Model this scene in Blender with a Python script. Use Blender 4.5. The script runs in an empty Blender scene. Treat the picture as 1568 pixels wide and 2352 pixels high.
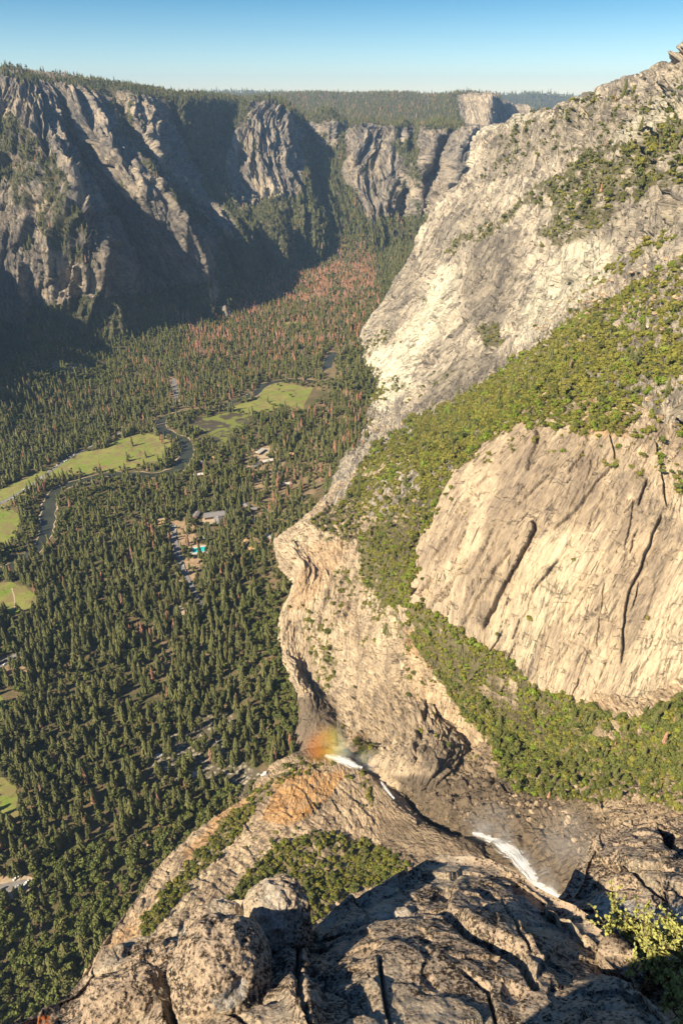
import bpy, math, random
import numpy as np
from mathutils import Vector, Matrix
S = bpy.context.scene
C = S.collection
R = math.radians
rng = np.random.default_rng(7)
random.seed(7)

# ------------------------------------------------------------------ camera, sky, sun
CAMZ = 800.0
PITCH = R(31.6)
cd = bpy.data.cameras.new('camera'); cam = bpy.data.objects.new('camera', cd); C.objects.link(cam)
cd.sensor_fit = 'VERTICAL'; cd.sensor_height = 36; cd.sensor_width = 24; cd.lens = 24
cd.clip_start = 0.05; cd.clip_end = 60000
cam.location = (0, 0, CAMZ); cam.rotation_euler = (R(90) - PITCH, 0, 0)
S.camera = cam
SUN_AZ, SUN_EL = 57.0, 38.0           # the way the light travels (degrees right of the view) and its height
w = bpy.data.worlds.new('World'); S.world = w; w.use_nodes = True
nt = w.node_tree; nt.nodes.clear()
sky = nt.nodes.new('ShaderNodeTexSky'); sky.sky_type = 'NISHITA'; sky.sun_disc = False
sky.sun_elevation = R(SUN_EL); sky.sun_rotation = R(180 + SUN_AZ); sky.altitude = 2000
sky.air_density = 1.0; sky.dust_density = .6; sky.ozone_density = 2.5
bg = nt.nodes.new('ShaderNodeBackground'); bg.inputs[1].default_value = 0.06
tc = nt.nodes.new('ShaderNodeTexCoord'); sx = nt.nodes.new('ShaderNodeSeparateXYZ'); nt.links.new(tc.outputs['Generated'], sx.inputs[0])
cr = nt.nodes.new('ShaderNodeValToRGB'); mr = nt.nodes.new('ShaderNodeMapRange'); mr.inputs[1].default_value = -.02; mr.inputs[2].default_value = .5
nt.links.new(sx.outputs[2], mr.inputs[0]); nt.links.new(mr.outputs[0], cr.inputs[0])
for i_, (pos, c_) in enumerate([(0.03, (1.12, 1.05, .98)), (.10, (.80, .95, 1.0)), (.22, (.36, .68, .82)), (1, (.42, .70, .95))]):
    e_ = cr.color_ramp.elements[i_] if i_ < 2 else cr.color_ramp.elements.new(pos); e_.position = pos; e_.color = (*c_, 1)
mx = nt.nodes.new('ShaderNodeMix'); mx.data_type = 'RGBA'; mx.blend_type = 'MULTIPLY'; mx.inputs['Factor'].default_value = 1
wo = nt.nodes.new('ShaderNodeOutputWorld')
nt.links.new(sky.outputs[0], mx.inputs['A']); nt.links.new(cr.outputs[0], mx.inputs['B']); nt.links.new(mx.outputs['Result'], bg.inputs[0]); nt.links.new(bg.outputs[0], wo.inputs[0])
sd = bpy.data.lights.new('sun', 'SUN'); sun = bpy.data.objects.new('sun', sd); C.objects.link(sun)
sd.energy = 4.8; sd.angle = R(0.5); sd.color = (1.0, 0.85, 0.62)
_d = Vector((math.sin(R(SUN_AZ)) * math.cos(R(SUN_EL)), math.cos(R(SUN_AZ)) * math.cos(R(SUN_EL)), -math.sin(R(SUN_EL))))
sun.rotation_euler = _d.to_track_quat('-Z', 'Y').to_euler(); sun.location = (0, 0, 3000)
S.view_settings.view_transform = 'Standard'; S.view_settings.look = 'None'
S.view_settings.exposure = 1.15; S.view_settings.gamma = 1.0
S.render.engine = 'CYCLES'
try:
    S.cycles.use_denoising = True; S.cycles.denoiser = 'OPENIMAGEDENOISE'
    S.cycles.max_bounces = 5; S.cycles.diffuse_bounces = 3; S.cycles.glossy_bounces = 2; S.cycles.volume_bounces = 1
    S.cycles.transparent_max_bounces = 8
except Exception: pass

# ------------------------------------------------------------------ pixel <-> world (photo read on a 1568 x 2352 grid)
K = 36 / 2352 / 24
cP, sP = math.cos(PITCH), math.sin(PITCH)
def ray(px, py):
    a = (np.asarray(px, float) - 784) * K; b = (1176 - np.asarray(py, float)) * K
    return np.stack([a, cP + b * sP, -sP + b * cP], -1)
def P(px, py, Y):
    r = ray(px, py); return np.array([0, 0, CAMZ]) + r * (Y / r[..., 1])[..., None] if np.ndim(px) else np.array([0, 0, CAMZ]) + r * (Y / r[1])
def N(px, py, t): return np.array([0, 0, CAMZ]) + ray(px, py) * t
def F(px, py, z=0.0):
    r = ray(px, py); return np.array([0, 0, CAMZ]) + r * ((z - CAMZ) / r[..., 2])[..., None] if np.ndim(px) else np.array([0, 0, CAMZ]) + r * ((z - CAMZ) / r[2])
def proj(p):
    q = p - np.array([0, 0, CAMZ]); f = q[..., 1] * cP - q[..., 2] * sP; u = q[..., 1] * sP + q[..., 2] * cP
    f = np.where(f < 1e-3, 1e-3, f)
    return 784 + q[..., 0] / f / K, 1176 - u / f / K, f

# ------------------------------------------------------------------ noise
_pm = np.random.default_rng(3).permutation(256); _pm = np.concatenate([_pm, _pm, _pm])
_g3 = np.random.default_rng(5).normal(size=(256, 3)); _g3 /= np.linalg.norm(_g3, axis=1)[:, None]
def perlin(p):
    pi = np.floor(p).astype(np.int64); f = p - pi; pi &= 255
    s = f * f * f * (f * (f * 6 - 15) + 10)
    out = 0
    for i in (0, 1):
        wx = s[..., 0] if i else 1 - s[..., 0]; hx = _pm[pi[..., 0] + i]
        for j in (0, 1):
            wy = s[..., 1] if j else 1 - s[..., 1]; hy = _pm[hx + ((pi[..., 1] + j) & 255)]
            for k in (0, 1):
                wz = s[..., 2] if k else 1 - s[..., 2]; h = _pm[hy + ((pi[..., 2] + k) & 255)]
                g = _g3[h]
                out = out + wx * wy * wz * (g[..., 0] * (f[..., 0] - i) + g[..., 1] * (f[..., 1] - j) + g[..., 2] * (f[..., 2] - k))
    return out * 1.6
def fbm(p, o=4, gain=.5, lac=2.03):
    a, s, n = 1.0, 0, 0
    for i in range(o):
        s = s + a * perlin(p + 17.3 * i); n += a; a *= gain; p = p * lac
    return s / n
def ridged(p, o=4, gain=.55, lac=2.1):
    a, s, n = 1.0, 0, 0
    for i in range(o):
        s = s + a * (1 - 2.2 * np.abs(perlin(p + 11.7 * i))); n += a; a *= gain; p = p * lac
    return s / n
def facets(q, seed=0, tilt=1.0):
    """cells of a jittered grid, each a tilted plane: blocky jointed rock.  q (...,2); returns height, edge distance"""
    qi = np.floor(q).astype(np.int64); best = np.full(q.shape[:-1], 9.0); sec = best.copy(); h = np.zeros(q.shape[:-1])
    for i in (-1, 0, 1):
        for j in (-1, 0, 1):
            ci = qi[..., 0] + i; cj = qi[..., 1] + j
            k = _pm[_pm[(ci + seed) & 255] + (cj & 255)]; k2 = _pm[k + 31]; k3 = _pm[k + 77]; k4 = _pm[k + 150]
            cx = ci + .15 + .7 * k / 255; cy = cj + .15 + .7 * k2 / 255
            dx = q[..., 0] - cx; dy = q[..., 1] - cy; d = np.sqrt(dx * dx + dy * dy)
            hh = (k3 / 255 - .5) + tilt * (dx * (k4 / 255 - .5) + dy * (k / 255 - .5))
            m = d < best
            sec = np.where(m, best, np.minimum(sec, d)); h = np.where(m, hh, h); best = np.where(m, d, best)
    return h, sec - best
def ss(x, a, b):
    t = np.clip((x - a) / (b - a), 0, 1); return t * t * (3 - 2 * t)
def inpoly(px, py, poly):
    c = np.zeros(np.shape(px), bool); n = len(poly)
    for i in range(n):
        x0, y0 = poly[i]; x1, y1 = poly[(i + 1) % n]
        if y0 == y1: continue
        m = ((y0 > py) != (y1 > py)) & (px < (x1 - x0) * (py - y0) / (y1 - y0) + x0); c ^= m
    return c
def dline(px, py, line):
    best = np.full(np.shape(px), 1e9); side = np.zeros(np.shape(px)); tt = np.zeros(np.shape(px)); n = len(line) - 1
    for i in range(n):
        x0, y0 = line[i]; x1, y1 = line[i + 1]; dx, dy = x1 - x0, y1 - y0; L = dx * dx + dy * dy
        t = np.clip(((px - x0) * dx + (py - y0) * dy) / L, 0, 1)
        d = np.hypot(px - x0 - t * dx, py - y0 - t * dy); m = d < best
        side = np.where(m, np.sign((px - x0) * dy - (py - y0) * dx), side); tt = np.where(m, (i + t) / n, tt); best = np.where(m, d, best)
    return best, side, tt

# ------------------------------------------------------------------ objects
def tag(o, label=None, cat=None, group=None, kind=None):
    if label: o['label'] = label
    if cat: o['category'] = cat
    if group: o['group'] = group
    if kind: o['kind'] = kind
    return o
def mesh(name, v, f, mat=None, smooth=False, uv=None, attrs=None):
    m = bpy.data.meshes.new(name); v = np.asarray(v, np.float32); 
    if isinstance(f, np.ndarray):
        k = f.shape[1]; m.vertices.add(len(v)); m.vertices.foreach_set('co', v.ravel())
        m.loops.add(f.size); m.loops.foreach_set('vertex_index', f.ravel().astype(np.int32))
        m.polygons.add(len(f)); m.polygons.foreach_set('loop_start', np.arange(0, f.size, k, dtype=np.int32))
    else: m.from_pydata([tuple(map(float, a)) for a in v], [], f)
    m.update(); m.validate()
    if smooth: m.polygons.foreach_set('use_smooth', np.ones(len(m.polygons), bool))
    if attrs:
        for k_, a in attrs.items():
            a = np.asarray(a, np.float32)
            if a.ndim == 1: m.attributes.new(k_, 'FLOAT', 'POINT').data.foreach_set('value', a)
            else: m.attributes.new(k_, 'FLOAT_VECTOR', 'POINT').data.foreach_set('vector', a.ravel())
    for x in (mat if isinstance(mat, (list, tuple)) else [mat]):
        if x: m.materials.append(x)
    return m
def link(name, m, parent=None, loc=(0, 0, 0), rz=0, sc=1):
    o = bpy.data.objects.new(name, m); C.objects.link(o); o.parent = parent
    o.location = loc; o.rotation_euler = (0, 0, rz); o.scale = (sc, sc, sc) if np.isscalar(sc) else sc
    return o
# ------------------------------------------------------------------ materials
class G:
    """tiny helper to write shader graphs"""
    def __init__(s, name, rough=.9, spec=.2):
        s.m = bpy.data.materials.new(name); s.m.use_nodes = True; s.t = s.m.node_tree; s.b = s.t.nodes['Principled BSDF']
        s.b.inputs['Roughness'].default_value = rough; s.b.inputs['Specular IOR Level'].default_value = spec
    def n(s, typ, **kw):
        x = s.t.nodes.new(typ)
        for k, v in kw.items(): setattr(x, k, v)
        return x
    def put(s, sock, v):
        if hasattr(v, 'is_linked') or hasattr(v, 'links'): s.t.links.new(v, sock)
        else: sock.default_value = v
    def attr(s, name, out='Fac'): return s.n('ShaderNodeAttribute', attribute_name=name).outputs[out]
    def geo(s): return s.n('ShaderNodeNewGeometry').outputs['Position']
    def map(s, v, scale, rot=(0, 0, 0)):
        x = s.n('ShaderNodeMapping'); s.put(x.inputs[0], v); x.inputs['Scale'].default_value = scale; x.inputs['Rotation'].default_value = rot; return x.outputs[0]
    def noise(s, v, scale, detail=5, rough=.6, dist=0.0):
        x = s.n('ShaderNodeTexNoise'); s.put(x.inputs['Vector'], v); x.inputs['Scale'].default_value = scale; x.inputs['Detail'].default_value = detail
        x.inputs['Roughness'].default_value = rough; x.inputs['Distortion'].default_value = dist; return x.outputs['Fac']
    def vor(s, v, scale, feat='F1', rnd=1.0, out='Distance'):
        x = s.n('ShaderNodeTexVoronoi', feature=feat); s.put(x.inputs['Vector'], v); x.inputs['Scale'].default_value = scale; x.inputs['Randomness'].default_value = rnd; return x.outputs[out]
    def rng(s, v, a, b, c=0.0, d=1.0):
        x = s.n('ShaderNodeMapRange'); s.put(x.inputs[0], v)
        for i, q in enumerate((a, b, c, d)): x.inputs[i + 1].default_value = q
        return x.outputs[0]
    def math(s, op, a, b=0.0):
        x = s.n('ShaderNodeMath', operation=op); s.put(x.inputs[0], a); s.put(x.inputs[1], b); return x.outputs[0]
    def mix(s, f, a, b, typ='MIX'):
        x = s.n('ShaderNodeMix', data_type='RGBA', blend_type=typ); s.put(x.inputs['Factor'], f)
        s.put(x.inputs['A'], a if not isinstance(a, tuple) else (*a, 1)); s.put(x.inputs['B'], b if not isinstance(b, tuple) else (*b, 1)); return x.outputs['Result']
    def bump(s, h, strength=.6, dist=1.0, prev=None):
        x = s.n('ShaderNodeBump'); s.put(x.inputs['Height'], h); x.inputs['Strength'].default_value = strength; x.inputs['Distance'].default_value = dist
        if prev is not None: s.put(x.inputs['Normal'], prev)
        return x.outputs[0]
    def out(s, col, normal=None, rough=None):
        s.put(s.b.inputs['Base Color'], col if not isinstance(col, tuple) else (*col, 1))
        if normal is not None: s.put(s.b.inputs['Normal'], normal)
        if rough is not None: s.put(s.b.inputs['Roughness'], rough)
        return s.m
def rock(name, light, mid, dark, unit=1.0, streak=1.0, soil=(.10, .085, .035), bumpd=3.0, orange=(.58, .29, .08), patch=1.0):
    """jointed granite: pale and grey patches, stains and joints along the fall line.  unit = metres per finest feature"""
    g = G(name); st = g.attr('st', 'Vector'); p = g.geo(); u = 1 / unit
    big = g.noise(p, .016 * u, 6, .7, .5)
    c = g.mix(g.rng(big, .42, .58), mid, light)
    pa = g.noise(g.map(st, (.03 * u, .010 * u, 1)), 1.0, 8, .75, .8)
    c = g.mix(g.rng(pa, .49, .57, 0, .85 * streak), c, dark)
    fine = g.noise(g.map(st, (.16 * u, .028 * u, 1)), 1.0, 8, .78, .5)
    c = g.mix(g.rng(fine, .50, .66, 0, .85 * streak), c, tuple(x * .8 for x in dark))
    st2 = g.noise(g.map(st, (.11 * u, .006 * u, 1)), 1.0, 6, .75, .2)
    c = g.mix(g.rng(st2, .53, .66, 0, .6 * patch), c, tuple(min(1, x * 1.3) for x in light))
    j = g.noise(g.map(st, (.045 * u, .006 * u, 1)), 1.0, 5, .6, .4); j2 = g.noise(g.map(st, (.012 * u, .03 * u, 1)), 1.0, 5, .6, .6)
    ln = g.rng(g.math('ABSOLUTE', g.math('SUBTRACT', j, .5)), .0, .010, 1, 0); l2 = g.rng(g.math('ABSOLUTE', g.math('SUBTRACT', j2, .5)), .0, .007, 1, 0)
    br = g.rng(g.noise(p, .05 * u, 4, .7), .47, .56)
    crk = g.math('MULTIPLY', g.math('MAXIMUM', ln, g.math('MULTIPLY', l2, .7)), br)
    c = g.mix(g.math('MULTIPLY', crk, .8), c, tuple(x * .35 for x in dark))
    c = g.mix(g.rng(g.noise(g.map(st, (.9 * u, .35 * u, 1)), 1.0, 4, .8), .5, .7, 0, .45), c, tuple(x * .7 for x in dark))
    c = g.mix(g.attr('joint'), c, tuple(x * .22 for x in dark))  # shadow of the modelled cracks painted into the rock colour
    c = g.mix(g.math('MULTIPLY', g.attr('orange'), g.rng(g.noise(p, .05 * u, 5, .7), .3, .6, .35, 1)), c, orange)
    c = g.mix(g.attr('wet'), c, tuple(x * .5 for x in dark))  # wet and grey rock, also the shade painted on left-wall faces
    c = g.mix(g.math('MULTIPLY', g.attr('pale'), g.rng(fine, .62, .46, .3, 1)), c, tuple(min(.8, x * 1.4) for x in light))
    gr = g.noise(p, .12 * u, 5, .7)
    c = g.mix(g.math('MULTIPLY', g.attr('veg'), .8), c, g.mix(g.rng(gr, .35, .65), soil, (.085, .095, .028)))
    vt = g.n('ShaderNodeTexVoronoi', feature='F1', distance='MANHATTAN'); g.put(vt.inputs['Vector'], g.map(st, (.11 * u, .035 * u, 1), (0, 0, .35))); vt.inputs['Scale'].default_value = 1.0; vt2 = g.n('ShaderNodeTexVoronoi', feature='F1', distance='MANHATTAN'); g.put(vt2.inputs['Vector'], g.map(st, (.28 * u, .10 * u, 1), (0, 0, -.3))); vt2.inputs['Scale'].default_value = 1.0
    blk = g.math('ADD', g.math('MULTIPLY', vt.outputs['Distance'], .55), g.math('MULTIPLY', vt2.outputs['Distance'], .25))
    hgt = g.math('SUBTRACT', g.math('ADD', g.math('MULTIPLY', fine, .8), g.math('SUBTRACT', g.math('MULTIPLY', pa, .4), blk)), g.math('MULTIPLY', crk, .5))
    return g.out(c, g.bump(hgt, 1.0, bumpd))
M = {}
M['wall'] = rock('pale granite', (.62, .535, .41), (.43, .38, .305), (.18, .16, .14), 1.0, 1.0, bumpd=12)
M['slab'] = rock('slab granite', (.62, .49, .33), (.47, .37, .255), (.24, .19, .145), .8, .7, bumpd=6)
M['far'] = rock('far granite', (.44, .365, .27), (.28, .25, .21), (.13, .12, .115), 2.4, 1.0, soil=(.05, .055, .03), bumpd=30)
M['dome'] = rock('dome granite', (.60, .46, .30), (.46, .34, .22), (.22, .17, .12), .5, .75, soil=(.22, .17, .08), bumpd=4)
def lichen_rock():
    g = G('lichened granite', .95, .1); tc = g.geo(); 
    n1 = g.noise(tc, 2.6, 8, .68, .3); n2 = g.noise(tc, 22, 8, .75); n3 = g.noise(tc, 60, 5, .7)
    mixn = g.math('ADD', g.math('MULTIPLY', n1, .25), g.math('ADD', g.math('MULTIPLY', n2, .4), g.math('MULTIPLY', n3, .5)))
    c = g.mix(g.rng(mixn, .55, .62), (.42, .325, .235), (.042, .033, .026))
    pale = g.math('MULTIPLY', g.rng(g.noise(tc, 1.7, 6, .6, .5), .52, .62), g.rng(n2, .40, .58))
    c = g.mix(g.math('MULTIPLY', pale, .85), c, (.52, .45, .34))
    sp = g.vor(tc, 55, 'F1'); c = g.mix(g.math('MULTIPLY', g.rng(sp, .12, .3, 1, 0), g.rng(g.noise(tc, 9, 3), .5, .6)), c, (.50, .46, .33))
    dk = g.vor(tc, 38, 'F1'); c = g.mix(g.math('MULTIPLY', g.rng(dk, .15, .33, 1, 0), g.rng(g.noise(tc, 7.3, 3), .44, .58, 0, .9)), c, (.03, .025, .02))
    c = g.mix(g.math('MULTIPLY', g.rng(g.noise(tc, 3.3, 7, .75, .8), .69, .73), g.rng(n3, .45, .5)), c, (.55, .27, .03))
    c = g.mix(g.rng(g.attr('white'), .1, .9, 0, 1), c, g.mix(g.rng(n2, .42, .6), (.52, .48, .42), (.10, .085, .07)))
    c = g.mix(g.math('MULTIPLY', g.attr('orange'), g.rng(n3, .42, .5)), c, (.60, .17, .04))
    h = g.math('ADD', g.math('MULTIPLY', n2, .6), g.math('MULTIPLY', n3, .25))
    return g.out(c, g.bump(h, .9, .035))
M['lichen'] = lichen_rock()
def floor_mat():
    g = G('forest floor'); p = g.geo(); n = g.noise(p, .012, 6, .65); n2 = g.noise(p, .09, 5, .7)
    c = g.mix(g.rng(n, .4, .62), (.085, .07, .035), (.17, .115, .07)); c = g.mix(g.rng(n2, .45, .65), c, (.07, .085, .028))
    c = g.mix(g.attr('dry'), c, g.mix(g.rng(n2, .4, .62), (.42, .30, .19), (.25, .17, .10)))
    c = g.mix(g.attr('stone'), c, g.mix(g.rng(g.vor(p, .16), .15, .5), (.42, .38, .32), (.10, .085, .06)))
    return g.out(c, g.bump(n2, .6, 3))
M['floor'] = floor_mat()
def meadow_mat():
    g = G('meadow grass'); p = g.geo(); n = g.noise(p, .016, 6, .7, .8); n2 = g.noise(p, .04, 6, .75, .6); n3 = g.noise(p, .4, 3)
    c = g.mix(g.rng(n, .35, .6), (.14, .21, .025), (.25, .235, .075)); c = g.mix(g.rng(n2, .48, .56, 0, .85), c, (.20, .15, .075)); rl = g.math('ABSOLUTE', g.math('SUBTRACT', g.noise(p, .006, 4, .6, 1.0), .5)); c = g.mix(g.rng(rl, .0, .006, .8, 0), c, (.09, .065, .04))
    c = g.mix(g.rng(n3, .4, .7, 0, .35), c, (.08, .12, .02)); return g.out(c)
M['meadow'] = meadow_mat()
def wet_mat():
    g = G('wet meadow'); p = g.geo(); n = g.noise(p, .02, 6, .65, 1.2)
    return g.out(g.mix(g.rng(n, .46, .52), (.15, .17, .04), (.075, .06, .04)), rough=g.rng(n, .46, .52, .9, .35))
M['marsh'] = wet_mat()
def water(name, col, rough, bs=.02):
    g = G(name, rough, .5); p = g.geo(); n = g.noise(p, bs, 5)
    return g.out(g.mix(g.rng(n, .35, .6), col, tuple(x * .6 for x in col)), g.bump(g.noise(p, .5, 3), .1, .3))
M['river'] = water('river water', (.05, .055, .035), .42)
M['foam'] = None
def foam():
    g = G('white water', .6, .3); st = g.attr('st', 'Vector'); n = g.noise(g.map(st, (.5, .06, 1)), 1.0, 6, .7, .4)
    a = g.math('ADD', g.attr('edge'), g.math('MULTIPLY', g.math('SUBTRACT', n, .5), 2.2))
    g.put(g.b.inputs['Alpha'], g.rng(a, .95, .35, .0, 1.0))
    return g.out(g.mix(g.rng(n, .35, .62), (.93, .93, .92), (.42, .44, .43)), g.bump(n, .8, 3))
M['foam'] = foam()
def plain(name, col, rough=.8, spec=.3, var=0, sc=1.0, metal=0):
    g = G(name, rough, spec); g.b.inputs['Metallic'].default_value = metal
    if not var: return g.out(col)
    n = g.noise(g.geo(), sc, 5, .65); return g.out(g.mix(g.rng(n, .35, .65), tuple(x * (1 - var) for x in col), tuple(min(1, x * (1 + var)) for x in col)))
M['asphalt'] = plain('grey asphalt', (.19, .18, .175), .9, .2, .2, .2)
M['dirt'] = plain('pale dirt track', (.38, .30, .21), .95, .1, .2, .1)
M['bark'] = plain('bark', (.11, .075, .05), .95, .1, .3, 1)
M['greywood'] = plain('weathered grey wood', (.22, .2, .18), .95, .1, .3, 2)
M['pool'] = plain('turquoise pool water', (.02, .50, .52), .08, .5)
M['concrete'] = plain('pale concrete', (.48, .45, .41), .9, .2, .15, .3)
M['roofgrey'] = plain('grey roofing', (.20, .19, .19), .85, .2, .15, .5)
M['rooftan'] = plain('tan shingle roof', (.45, .30, .15), .9, .2, .2, .6)
M['wood'] = plain('brown timber wall', (.16, .10, .06), .85, .2, .2, .8)
M['glass'] = plain('dark glass', (.02, .025, .03), .08, .6)
M['tyre'] = plain('tyre rubber', (.02, .02, .02), .9, .1)
def leafm(name, a, b, c, tr=.0):
    g = G(name, .75, .15); oi = g.n('ShaderNodeObjectInfo').outputs['Random']; 
    tcn = g.n('ShaderNodeTexCoord').outputs['Object']
    col = g.mix(g.rng(oi, .0, .75), a, b); col = g.mix(g.rng(oi, .72, 1.0), col, c)
    wn = g.noise(g.geo(), .02, 4, .65); col = g.mix(g.rng(wn, .36, .64, .55, 0), col, tuple(x * .62 for x in a)); n = g.noise(tcn, .9, 3, .6); col = g.mix(g.rng(n, .35, .65, 0, .55), col, tuple(x * 1.5 for x in b))
    return g.out(col)
M['pine'] = leafm('pine foliage', (.082, .094, .033), (.12, .122, .044), (.14, .125, .05))
M['oak'] = leafm('oak foliage', (.075, .095, .024), (.115, .128, .034), (.135, .125, .045))
M['scrub'] = leafm('scrub foliage', (.13, .135, .028), (.185, .178, .034), (.19, .15, .055))
M['bright'] = leafm('bright shrub foliage', (.11, .16, .02), (.16, .20, .03), (.2, .18, .05))
M['dead'] = leafm('rust coloured dead needles', (.34, .18, .115), (.39, .215, .145), (.24, .19, .15))
M['leaf'] = leafm('near shrub leaves', (.26, .27, .07), (.36, .36, .12), (.34, .26, .10))
# ------------------------------------------------------------------ vegetation, stain and painted shade zones, read on the photograph's grid
VEG = [  # polygon, cover 0..1, kind (0 scrub, 1 oak, 2 pine, 3 bright)
 ([(1568,350),(1450,400),(1390,450),(1300,500),(1210,470),(1130,540),(1060,560),(1010,590),(1050,545),(1120,515),(1190,470),(1215,430),(1280,410),(1350,345),(1430,330),(1500,300),(1568,285)],.8,1),
 ([(1440,215),(1400,215),(1300,240),(1180,290),(1250,290),(1350,260),(1440,240)],.42,2),
 ([(1700,640),(1700,520),(1568,590),(1480,640),(1400,690),(1330,725),(1250,780),(1180,825),(1100,885),(1030,925),(950,955),(905,1000),(860,1010),(835,1060),(800,1140),(700,1200),(780,1235),(850,1260),(830,1340),(880,1380),(935,1370),(940,1310),(985,1200),(1030,1090),(1120,1020),(1190,968),(1290,985),(1400,1000),(1440,990),(1470,920),(1530,880),(1568,860),(1700,800)],.76,0),
 ([(1095,755),(1145,745),(1150,790),(1110,800)],.9,1),
 ([(960,680),(985,685),(980,700),(962,695)],.8,1),
 ([(870,760),(915,765),(850,810),(825,840),(780,860),(800,800)],.6,1),
 ([(850,870),(960,870),(900,905),(850,925),(820,905)],.45,1),
 ([(1010,830),(1065,820),(1060,850),(990,890),(930,930),(960,890)],.35,1),
 ([(1400,1000),(1480,1010),(1500,1080),(1568,1110),(1700,1200),(1700,800),(1568,870),(1500,880),(1440,940)],.45,1),
 ([(1530,1080),(1568,1090),(1640,1160),(1568,1130)],.7,3),
 ([(930,1395),(960,1385),(1040,1430),(1100,1480),(1150,1500),(1190,1545),(1250,1590),(1310,1600),(1400,1650),(1470,1640),(1568,1590),(1750,1600),(1750,1760),(1568,1790),(1400,1800),(1240,1780),(1140,1770),(1120,1700),(1060,1640),(1010,1570),(960,1500)],.9,1),
 ([(1090,1540),(1240,1600),(1400,1660),(1568,1610),(1568,1760),(1300,1780),(1140,1760),(1110,1650)],.5,0),
 ([(1130,1760),(1300,1780),(1568,1790),(1750,1760),(1750,1880),(1568,1860),(1450,1830),(1330,1850),(1230,1830),(1160,1800)],.74,0),
 ([(980,1640),(1100,1700),(1110,1760),(980,1700),(870,1700)],.2,0),
 ([(815,1700),(850,1695),(870,1730),(840,1750),(812,1735)],.85,0),
 ([(690,1390),(760,1430),(775,1560),(740,1600),(700,1480)],.55,0),([(740,1330),(800,1300),(800,1400),(760,1420)],.4,0),
 ([(800,1290),(840,1320),(900,1380),(980,1440),(930,1500),(850,1420),(760,1330)],.55,0),([(820,1230),(900,1200),(960,1230),(950,1330),(930,1400),(880,1390),(830,1310)],.85,0),
 ([(860,1400),(940,1500),(1000,1580),(960,1620),(880,1500)],.3,0),([(640,1360),(720,1300),(740,1350),(700,1420),(640,1500)],.15,0),
 ([(650,1230),(700,1195),(790,1225),(780,1260),(700,1260)],.35,0),
 ([(850,1050),(930,1040),(960,1100),(840,1180),(830,1100)],.25,0),
 ([(740,1730),(700,1735),(640,1770),(590,1820),(545,1850),(600,1840),(660,1790),(720,1775),(780,1760)],.55,0),
 ([(700,1760),(870,1790),(880,1850),(800,1850),(730,1830)],.22,0),
 ([(860,1830),(850,1790),(820,1770),(850,1840)],.6,1),
 ([(560,1850),(600,1840),(560,1900),(520,1950),(440,2030),(380,2100),(340,2160),(320,2170),(330,2110),(400,2020),(470,1940),(510,1880)],.85,0),
 ([(640,1940),(720,1910),(850,1930),(940,2000),(930,2020),(840,2040),(760,2080),(700,2160),(560,2200),(520,2080),(560,2010)],.93,0),
 ([(600,1880),(720,1840),(760,1860),(700,1900),(640,1950),(560,1990),(520,1990)],.22,0),
 ([(380,2150),(520,2060),(560,2100),(480,2200),(300,2260)],.35,0),
 ([(1568,420),(1500,430),(1430,470),(1380,520),(1330,540),(1280,560),(1230,540),(1270,500),(1340,470),(1420,420),(1500,390),(1568,370)],.75,1),
 ([(1568,540),(1480,600),(1400,650),(1340,700),(1300,730),(1350,650),(1430,590),(1500,540),(1568,500)],.35,1),
 ([(1060,640),(1100,600),(1090,660),(1050,720)],.2,1),([(1000,760),(1060,740),(1100,780),(1040,860)],.18,1),
 ([(1150,950),(1300,960),(1500,990),(1568,1110),(1568,1160),(1480,1120),(1380,1060),(1200,1030),(1060,1110),(960,1260),(930,1250),(1040,1080)],.25,0),
 ([(1210,250),(1568,200),(1568,330),(1300,350),(1200,400),(1100,420),(1150,310)],.36,1),
 ([(1000,500),(1568,360),(1568,560),(1180,820),(950,900),(900,800)],.06,1),
 ([(1190,965),(1400,1000),(1568,1150),(1568,1600),(1400,1640),(940,1380)],.02,0),
 ([(690,1310),(900,1380),(1100,1560),(1080,1700),(700,1720),(640,1500)],.16,0),
]
FARVEG = [
 ([(-700,240),(-20,240),(60,290),(150,400),(170,470),(200,520),(210,620),(150,600),(60,480),(0,430),(-700,500)],.75),
 ([(240,190),(300,215),(310,300),(370,380),(440,450),(500,520),(560,560),(500,560),(430,490),(350,400),(270,300)],.6),
 ([(370,215),(540,215),(580,235),(540,300),(520,380),(530,460),(620,520),(560,540),(500,470),(440,380),(410,300)],.9),
 ([(0,160),(480,215),(480,232),(300,215),(0,180)],.95),
 ([(540,225),(1080,215),(1060,300),(900,290),(720,280),(690,290),(640,240)],.97),
 ([(690,280),(760,340),(800,300),(790,420),(830,480),(860,520),(960,560),(970,470),(940,400),(900,330),(960,300),(960,640),(600,640),(520,480),(600,470),(700,440)],.9),
 ([(720,260),(780,270),(800,300),(740,330)],.3),
 ([(1150,215),(1320,215),(1320,270),(1225,270),(1170,240)],.97),
 ([(500,560),(700,500),(1000,500),(1000,700),(500,700)],.97),
 ([(160,480),(330,430),(420,560),(470,660),(300,700),(200,620)],.10),
 ([(-700,620),(60,740),(250,700),(480,680),(520,720),(400,780),(100,800),(-700,800)],.9),
 ([(60,700),(480,650),(480,720),(60,790)],.95),
 ([(560,300),(700,290),(720,440),(640,480),(520,440)],.16),
 ([(780,300),(940,290),(960,480),(880,530),(790,460)],.15),
 ([(-700,0),(100,160),(440,560),(60,760),(-700,800)],.13),
]
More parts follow.
